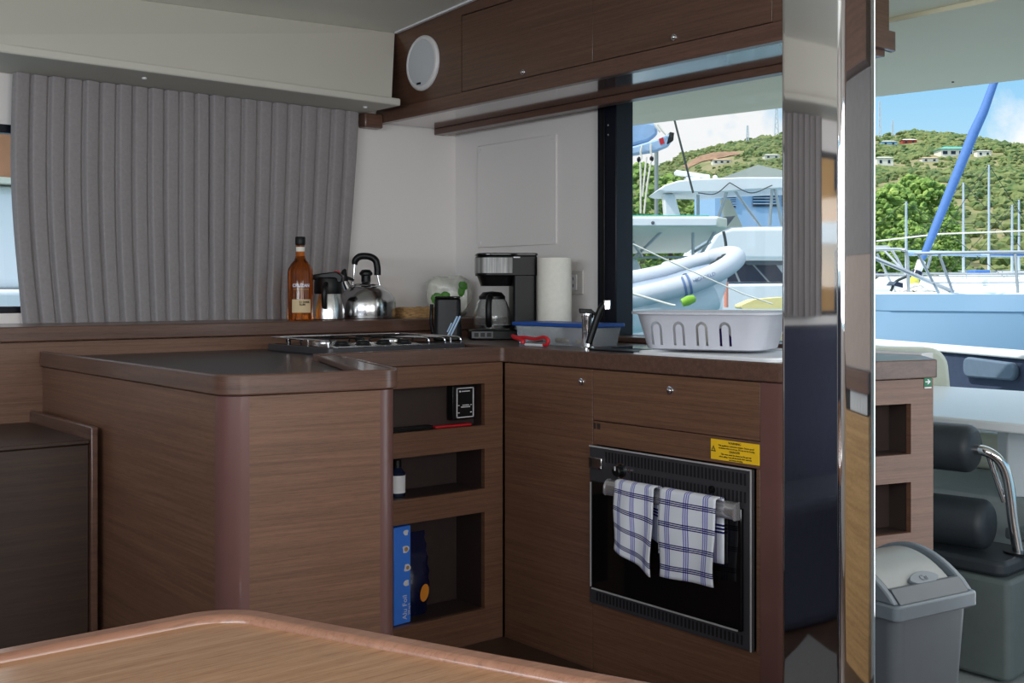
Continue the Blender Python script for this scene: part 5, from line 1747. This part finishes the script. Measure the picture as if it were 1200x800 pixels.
def nz(p, y=0.0):
    return 1.105 + (340 - p) * (9 + y) / 1330


t = thing('sailboat', 'big sailboat, hull coloured blue for shade, with furled blue headsail beyond the doorway', 'sailboat', tuple(fN @ Vector((0, 1.5, -1.0))))
mb = MB(fN)
secs = [(nx(1012), 0.15, 0.3), (nx(1030), 0.05, 0.75), (nx(1070), -0.05, 1.2), (nx(1200), -0.12, 1.7), (nx(1420), -0.15, 1.9)]
v = []
for x, y, b in secs:
    yc = 1.7
    v += [(x + 0.25, yc - b * 0.55, -1.02), (x, yc - b * 0.95, 0.2), (x - .02, yc - b, nz(366)), (x - .02, yc - b - .012, nz(365)), (x - 0.05, yc - b * 1.0, nz(345)), (x - 0.05, yc + b, nz(345)), (x, yc + b * 0.95, 0.2), (x + .25, yc + b * .55, -1.02)]
f = [tuple(range(8)), tuple(range(32, 40))[::-1]]
for i in range(4):
    for k in range(8):
        k2 = (k + 1) % 8
        f.append((8 * i + k, 8 * i + k2, 8 * i + 8 + k2, 8 * i + 8 + k))
mb.add(v, f)
mb.build('hull', M_['hullshade'], t, ang=30)
MB(fN).prism([(nx(1020), 1.4), (nx(1062), 0.62), (nx(1200), 0.1), (nx(1420), -0.1), (nx(1420), 3.4), (nx(1200), 3.2), (nx(1062), 2.7), (nx(1020), 2.0)], nz(345) - 0.02, nz(342.5)).build('deck', M_['gelcoat'], t, bevel=0.008)
MB(fN).prism([(nx(1165), 0.6), (nx(1420), 0.4), (nx(1420), 2.9), (nx(1175), 2.7)], nz(343), nz(335)).build('coachroof', M_['gelcoat'], t, bevel=0.012)
mb = MB(fN)
rt = nz(295)
mb.tube(smooth_path([(nx(1087, 0.4), 0.4, nz(314, 0.4)), (nx(1090, 0.4), 0.4, nz(298, 0.4)), (nx(1096), 0.4, rt), (nx(1150), 0.15, rt), (nx(1230), 0.0, rt), (nx(1420), -0.1, rt)], 6), 0.013, 8)
for p, yy in ((1100, 0.40), (1117, 0.30), (1193, 0.05), (1230, 0.0), (1300, 0)):
    mb.tube([(nx(p - 3 if p == 1100 else p), yy, rt), (nx(p, yy), yy, nz(343, yy))], 0.012, 8)
mb.tube([(nx(1090, 0.4), 0.4, nz(321, 0.4)), (nx(1150, 0.15), 0.15, nz(321, 0.15)), (nx(1420, -0.1), -0.1, nz(319, -0.1))], 0.008, 6)
mb.tube([(nx(1090, 0.4), 0.4, nz(331, 0.4)), (nx(1150, 0.15), 0.15, nz(331, 0.15)), (nx(1420, -0.1), -0.1, nz(330, -0.1))], 0.005, 6)
mb.build('stanchion_rail', M_['alu'], t)
MB(fN).box(nx(1143, 1.0), nx(1161, 1.0), 1.0, 1.2, nz(321, 1.0), nz(316, 1.0)).build('blue_bag', M_['blueuv'], t, bevel=0.01)
MB(fN).prism(round_poly([(nx(1150, 1.5), nz(336, 1.5)), (nx(1158, 1.5), nz(327, 1.5)), (nx(1200, 1.5), nz(324, 1.5)), (nx(1230, 1.5), nz(336, 1.5))], 0.03), 1.5, 2.3, axis='y').build('spray_hood', M_['gelcoat'], t, bevel=0.02)
mb = MB(fN)
mb.tube(smooth_path([(nx(985, 1.4), 1.4, nz(294, 1.4)), (nx(1040, 0.9), 0.9, nz(292, 0.9)), (nx(1058, 0.72), 0.72, nz(292.5, 0.72)), (nx(1063, 0.72), 0.72, nz(298, 0.72)), (nx(1065, 0.72), 0.72, nz(342, 0.72))], 6), 0.014, 8)
mb.tube(smooth_path([(nx(985, 1.9), 1.9, nz(289, 1.9)), (nx(1030, 1.9), 1.9, nz(289, 1.9)), (nx(1044, 1.9), 1.9, nz(292, 1.9)), (nx(1061, 1.8), 1.8, nz(320, 1.8))], 6), 0.012, 8)
mb.tube([(nx(1028, 1.2), 1.2, nz(297, 1.2)), (nx(1050, 1.2), 1.2, nz(343, 1.2))], 0.010, 8)
mb.tube([(nx(1035, 1.5), 1.5, nz(292, 1.5)), (nx(1060, 1.2), 1.2, nz(318, 1.2))], 0.010, 8)
mb.tube([(nx(985, 0.9), 0.9, nz(321, 0.9)), (nx(1062, 0.72), 0.72, nz(322, 0.72))], 0.008, 6)
mb.tube([(nx(1005, 0.6), 0.6, nz(294, 0.6)), (nx(1060, 0.55), 0.55, nz(317, 0.55)), (nx(1118, 0.5), 0.5, nz(342, 0.5))], 0.018, 8)
mb.build('pulpit', M_['alu'], t)
fs0, fs1 = Vector((nx(1081, 1.3), 1.3, nz(304, 1.3))), Vector((nx(1166, 1.6), 1.6, nz(94, 1.6)))
dsl = fs1 - fs0
sail = [fs0 + dsl * q_ for q_ in (0, .02, .1, .35, .7, .82, 1.0, 1.5)]
sail[5] += Vector((0.012, 0, 0))
MB(fN).tube(sail, [0.02, 0.032, 0.037, 0.043, 0.047, 0.043, 0.036, 0.026], 14).build('furled_headsail', M_['blueuv'], t)
fu = MB(fN).tube([fs0 - dsl * 0.065, fs0 - dsl * 0.01], [0.034, 0.04], 14).build('furler', M_['gelcoat'], t)
MB(fN).tube([fs0 - dsl * 0.11, fs0 - dsl * 0.066], [0.055, 0.05], 14).build('furler_drum', M_['tint'], fu)
mb = MB(fN)
mb.box(nx(1072), nx(1080), 0.9, 1.1, nz(322), nz(316))
mb.prism([(nx(1082), nz(334)), (nx(1094), nz(337)), (nx(1094), nz(331)), (nx(1086), nz(329))], 0.7, 0.9, axis='y')
mb.box(nx(1030), nx(1056), 0.8, 1.0, nz(343), nz(341))
mb.build('anchor_gear', M_['tint'], t)
MB(fN).tube(smooth_path([(nx(1044, 0.8), 0.8, nz(341, 0.8)), (nx(1050, .8), .8, nz(330, .8)), (nx(1062, .8), .8, nz(324, .8)), (nx(1070, .8), .8, nz(318, .8))], 5), 0.012, 8).build('dark_hose', M_['darkrope'], t)
MB(fN).ball((nx(1072, 1.2), 1.2, nz(331, 1.2)), 0.05, 2, (0.9, 0.6, 1.6), 0.2).build('yellow_bag', plain('yellow_bag', rgb(206, 206, 90), 0.7), t)
dk = MB(fN)
dk.grid(lambda u, v: (nx(1118) + (nx(1152) - nx(1118)) * u, 0.8 + 0.5 * v, nz(341) + (0.10 * math.sin(PI * u) * (0.6 + 0.4 * math.sin(9 * u)) + 0.02 * noise.noise(Vector((u * 9, v * 6, 0)))) * math.sin(PI * v) ** .6), 20, 12)
dk = dk.build('sail_cover', M_['rope'], t, solid=0.01)

# far sailboats moored behind
YARD = [
    ((36.46, 19.23, 0), 38, 5.305, 1.619, 'moored sailboat with the tallest bare mast right of the blue sail'),
    ((43.33, 23.93, 0), 46, 5.463, 1.797, 'moored sailboat with thin twin looking mast close to the blue sail'),
    ((40.96, 20.71, 0), 42, 4.263, 1.705, 'moored sailboat with a short white mast near the right edge'),
    ((32.51, 19.88, 0), 36, 3.92, 1.538, 'moored sailboat with a pale mast in front of the trees left of the blue sail'),
    ((48.99, 24.46, 0), 50, 5.09, 1.932, 'moored sailboat with a slim grey mast at the far right edge'),
]
for i, (org, d, zt, zb, lb) in enumerate(YARD):
    f0 = frame(org, R_VIEW + 0.3 * (-1) ** i)
    kk = d / 1330
    t = thing('moored_sailboat', lb, 'sailboat', (org[0], org[1], -1.0), 'moored sailboats')
    L = 3.2
    MB(f0).prism([(-L, 0), (-L * .5, -0.9), (L * 0.8, -0.8), (L, -0.5), (L, 0.5), (L * .8, 0.8), (-L * .5, 0.9)], -1.0, zb - 0.35).build('hull', M_['gelcoat'], t, bevel=0.05)
    MB(f0).prism([(-L * .4, -0.55), (L * 0.5, -0.55), (L * 0.5, 0.55), (-L * .4, 0.55)], zb - 0.349, zb, top=[(-L * .25, -0.45), (L * 0.48, -0.45), (L * 0.48, 0.45), (-L * .25, 0.45)]).build('cabin', M_['gelcoat'], t, bevel=0.04)
    MB(f0).tube([(0, 0, zb), (0, 0, zt)], [kk * 1.7, kk * 1.2], 10).build('mast', M_['mast'], t)
    MB(f0).tube([(0, 0, zb + 0.75), (2.2, 0, zb + 0.7)], [0.09, 0.07], 10).build('boom', [M_['blueuv'], M_['bluewhite'], M_['rope'], M_['bluewhite'], M_['rope']][i], t)
    mb = MB(f0)
    mb.tube([(0, 0, zt), (-L, 0, zb - .3)], kk * 0.35, 5)
    mb.tube([(0, 0, zt), (L, 0, zb - .3)], kk * 0.35, 5)
    mb.tube([(-0.45, 0, zb + (zt - zb) * .55), (0.45, 0, zb + (zt - zb) * .55)], kk * 0.4, 5)
    mb.build('rigging', M_['darkrope'], t)
    mb = MB(f0)
    mb.tube([(-L, 0, zb), (-L * .5, -0.88, zb), (L, -0.6, zb)], kk * 0.6, 6)
    for x in (-L * .5, 0, L * .5, L):
        mb.tube([(x, -0.85, zb - .35), (x, -0.85, zb)], kk * 0.5, 6)
    mb.build('guard_rail', M_['alu'], t)
    MB(f0).box(-L * .1, L * .35, -0.46, -0.44, zb - .26, zb - .1).build('window', M_['tint'], t)
o = MB().tube([(10.593, 6.827, 1.624), (11.102, 6.409, 1.7), (11.904, 5.751, 1.737)], 0.008, 8).build('stern_line', M_['rope'])
tag(o, 'thin pale line crossing behind the blue furled sail', 'rope')

# ============================================================== LEFT, OUTSIDE THE FRONT WINDOW
fW = frame((6.5, 24.0, 0), 0.25)
t = thing('brick_building', 'orange brick building with white gutter at the far left window edge', 'building', (6.5, 24.0, -1.0))
MB(fW).box(-12, 4, 0, 6, -1.0, 4.9).build('walls', M_['brick'], t)
MB(fW).box(-12.2, 4.2, -0.3, 6.2, 4.9, 5.3).build('roof', M_['roofgrey'], t)
mb = MB(fW)
for x in (-1.1, 0.9, 2.9):
    mb.box(x, x + 0.12, -0.15, -0.01, -1.0, 4.9)
mb.build('downpipe', M_['gelcoat'], t)
for x in (-9.5, -6.0, -3.0, 1.6):
    MB(fW).box(x, x + 0.9, -0.05, 0.02, 1.7, 3.1).build('window', M_['tint'], t)
fW2 = frame((-15.5, 13.0, 0), math.radians(55))
t = thing('orange_house', 'orange house mirrored near the right of the pillar left face', 'house', (-15.5, 13, -1.0))
MB(fW2).box(-9, 9, 0, 6, -1.0, 5.5).build('walls', plain('ochre_wall', rgb(226, 160, 96), 0.9), t)
for x in (-6, -3, 0, 3, 6):
    for z in (0.6, 3.0):
        MB(fW2).box(x, x + 1.0, -0.06, 0.02, z, z + 1.3).build('window', M_['tint'], t)
MB(fW2).box(-9.3, 9.3, -0.4, -0.01, 2.0, 2.4).build('balcony', M_['gelcoat'], t)
fW3 = frame((2.6, 9.6, 0), 0.1)
t = thing('white_motorboat', 'white boat with blue fender at the far left window edge', 'boat', (2.6, 9.6, -1.0))
MB(fW3).prism([(-8, -1.0), (2.4, -1.0), (3.0, 1.1), (-8, 1.15)], 0, 3, axis='y').build('hull', M_['gelcoat'], t, bevel=0.05)
MB(fW3).prism([(-8, 1.16), (1.6, 1.11), (1.1, 1.75), (0.5, 2.0), (-8, 2.0)], 0.6, 2.5, axis='y').build('cabin', M_['gelcoat'], t, bevel=0.08)
MB(fW3).box(-8, 0.9, 0.5, 2.6, 2.01, 2.06).build('cabin_roof', M_['cream'], t)
MB(fW3).tube([(0.35, -0.1, 1.55), (0.37, -0.12, 1.5), (0.39, -0.14, 1.2), (0.40, -0.14, 1.16)], [0.02, 0.06, 0.06, 0.02], 12).build('fender', M_['bluewhite'], t)
mb = MB(fW3)
mb.tube(smooth_path([(0.18, -0.1, 2.25), (0.22, -0.1, 2.0), (0.30, -0.12, 1.75), (0.36, -0.12, 1.55)], 5), 0.014, 8)
mb.tube(smooth_path([(0.41, -0.14, 1.15), (0.43, -0.14, 1.08), (0.44, -0.12, 1.0), (0.40, -.1, 0.98)], 5), 0.012, 8)
mb.build('fender_rope', M_['rope'], t)

# ==================================================================== LIGHT
sun = bpy.data.lights.new('sun', 'SUN')
sun.energy = 3.8
sun.angle = math.radians(0.6)
sun.color = (1.0, 0.95, 0.86)
so = bpy.data.objects.new('sun', sun)
COL.objects.link(so)
so.rotation_euler = Vector((0.60, -0.22, -0.80)).to_track_quat('-Z', 'Y').to_euler()
so.location = (0, 0, 20)


def area(name, loc, aim, sx_, sy_, watts, col=(1, 1, 1)):
    l = bpy.data.lights.new(name, 'AREA')
    l.shape = 'RECTANGLE'
    l.size = sx_
    l.size_y = sy_
    l.energy = watts
    l.color = col
    o = bpy.data.objects.new(name, l)
    COL.objects.link(o)
    o.location = loc
    o.rotation_euler = (Vector(aim) - Vector(loc)).to_track_quat('-Z', 'Y').to_euler()
    return o


# daylight entering through the saloon's other openings
area('daylight_front_window', (0.6, -1.68, 1.40), (0.9, 2.0, 1.0), 3.2, 0.85, 54, (1.0, 0.965, 0.93))
area('daylight_port_window', (-1.58, 0.35, 1.45), (2.0, 1.6, 1.0), 2.3, 0.5, 50, (0.88, 0.94, 1.0))
area('daylight_doorway', (2.93, 0.86, 1.05), (0.5, 1.2, 0.9), 0.9, 1.7, 9, (0.95, 0.98, 1.0))

w = bpy.data.worlds.new('World')
scene.world = w
w.use_nodes = True
nt = w.node_tree
bg = nt.nodes['Background']
tc = node(nt, 'ShaderNodeTexCoord')
sp_ = node(nt, 'ShaderNodeSeparateXYZ')
nt.links.new(tc.outputs['Generated'], sp_.inputs[0])
rp = node(nt, 'ShaderNodeValToRGB')
el = rp.color_ramp.elements
el[0].position, el[0].color = 0.0, rgb(214, 240, 252)
el[1].position, el[1].color = 0.5, (1.25, 1.42, 1.62, 1)
e = el.new(0.10)
e.color = rgb(186, 230, 252)
e = el.new(0.19)
e.color = rgb(140, 206, 250)
nt.links.new(sp_.outputs[2], rp.inputs['Fac'])
cn = node(nt, 'ShaderNodeTexNoise', Scale=14.0, Detail=6.0, Roughness=0.6)
nt.links.new(tc.outputs['Generated'], cn.inputs['Vector'])
acc = None
# cloud banks low over the hill: direction, half width, softness
for d_, rad_ in ((Vector(((0.9960679699248121, 0.47587037593984965, 0.11428571428571428))), 0.062), (Vector(((0.7508954887218046, 0.6772563909774436, 0.12180451127819548))), 0.10), (Vector((0.2, 0.9, 0.35)), 0.25), (Vector((0.9, -0.2, 0.4)), 0.25)):
    dist = node(nt, 'ShaderNodeVectorMath', operation='DISTANCE')
    nt.links.new(tc.outputs['Generated'], dist.inputs[0])
    dist.inputs[1].default_value = d_.normalized()
    m1 = node(nt, 'ShaderNodeMath', operation='MULTIPLY_ADD')
    nt.links.new(cn.outputs['Fac'], m1.inputs[0])
    m1.inputs[1].default_value = rad_ * 1.6
    nt.links.new(dist.outputs['Value'], m1.inputs[2])
    mr = node(nt, 'ShaderNodeMapRange')
    mr.inputs['From Min'].default_value = rad_ * 1.75
    mr.inputs['From Max'].default_value = rad_ * 1.35
    nt.links.new(m1.outputs[0], mr.inputs['Value'])
    if acc is None:
        acc = mr.outputs[0]
    else:
        mxx = node(nt, 'ShaderNodeMath', operation='MAXIMUM')
        nt.links.new(acc, mxx.inputs[0])
        nt.links.new(mr.outputs[0], mxx.inputs[1])
        acc = mxx.outputs[0]
mx = node(nt, 'ShaderNodeMix', data_type='RGBA')
mx.inputs[7].default_value = (1.0, 1.02, 1.03, 1)
nt.links.new(acc, mx.inputs[0])
nt.links.new(rp.outputs['Color'], mx.inputs[6])
nt.links.new(mx.outputs[2], bg.inputs['Color'])
bg.inputs['Strength'].default_value = 1.0

# ==================================================================== CAMERA
cam = bpy.data.cameras.new('camera')
cam.sensor_width = 36.0
cam.lens = 36.0 * 1330 / 1200
cam.shift_y = -60 / 1200
cam.clip_start = 0.02
cam.clip_end = 1000
co = bpy.data.objects.new('camera', cam)
COL.objects.link(co)
co.location = (0, 0, 1.105)
co.rotation_euler = (PI / 2, 0, math.radians(-39.4))
scene.camera = co

vs = scene.view_settings
vs.view_transform = 'Standard'
vs.look = 'None'
vs.exposure = 0.0
vs.gamma = 1.0
vs.use_curve_mapping = False
scene.cycles.use_denoising = True
scene.cycles.max_bounces = 12
scene.cycles.transparent_max_bounces = 12
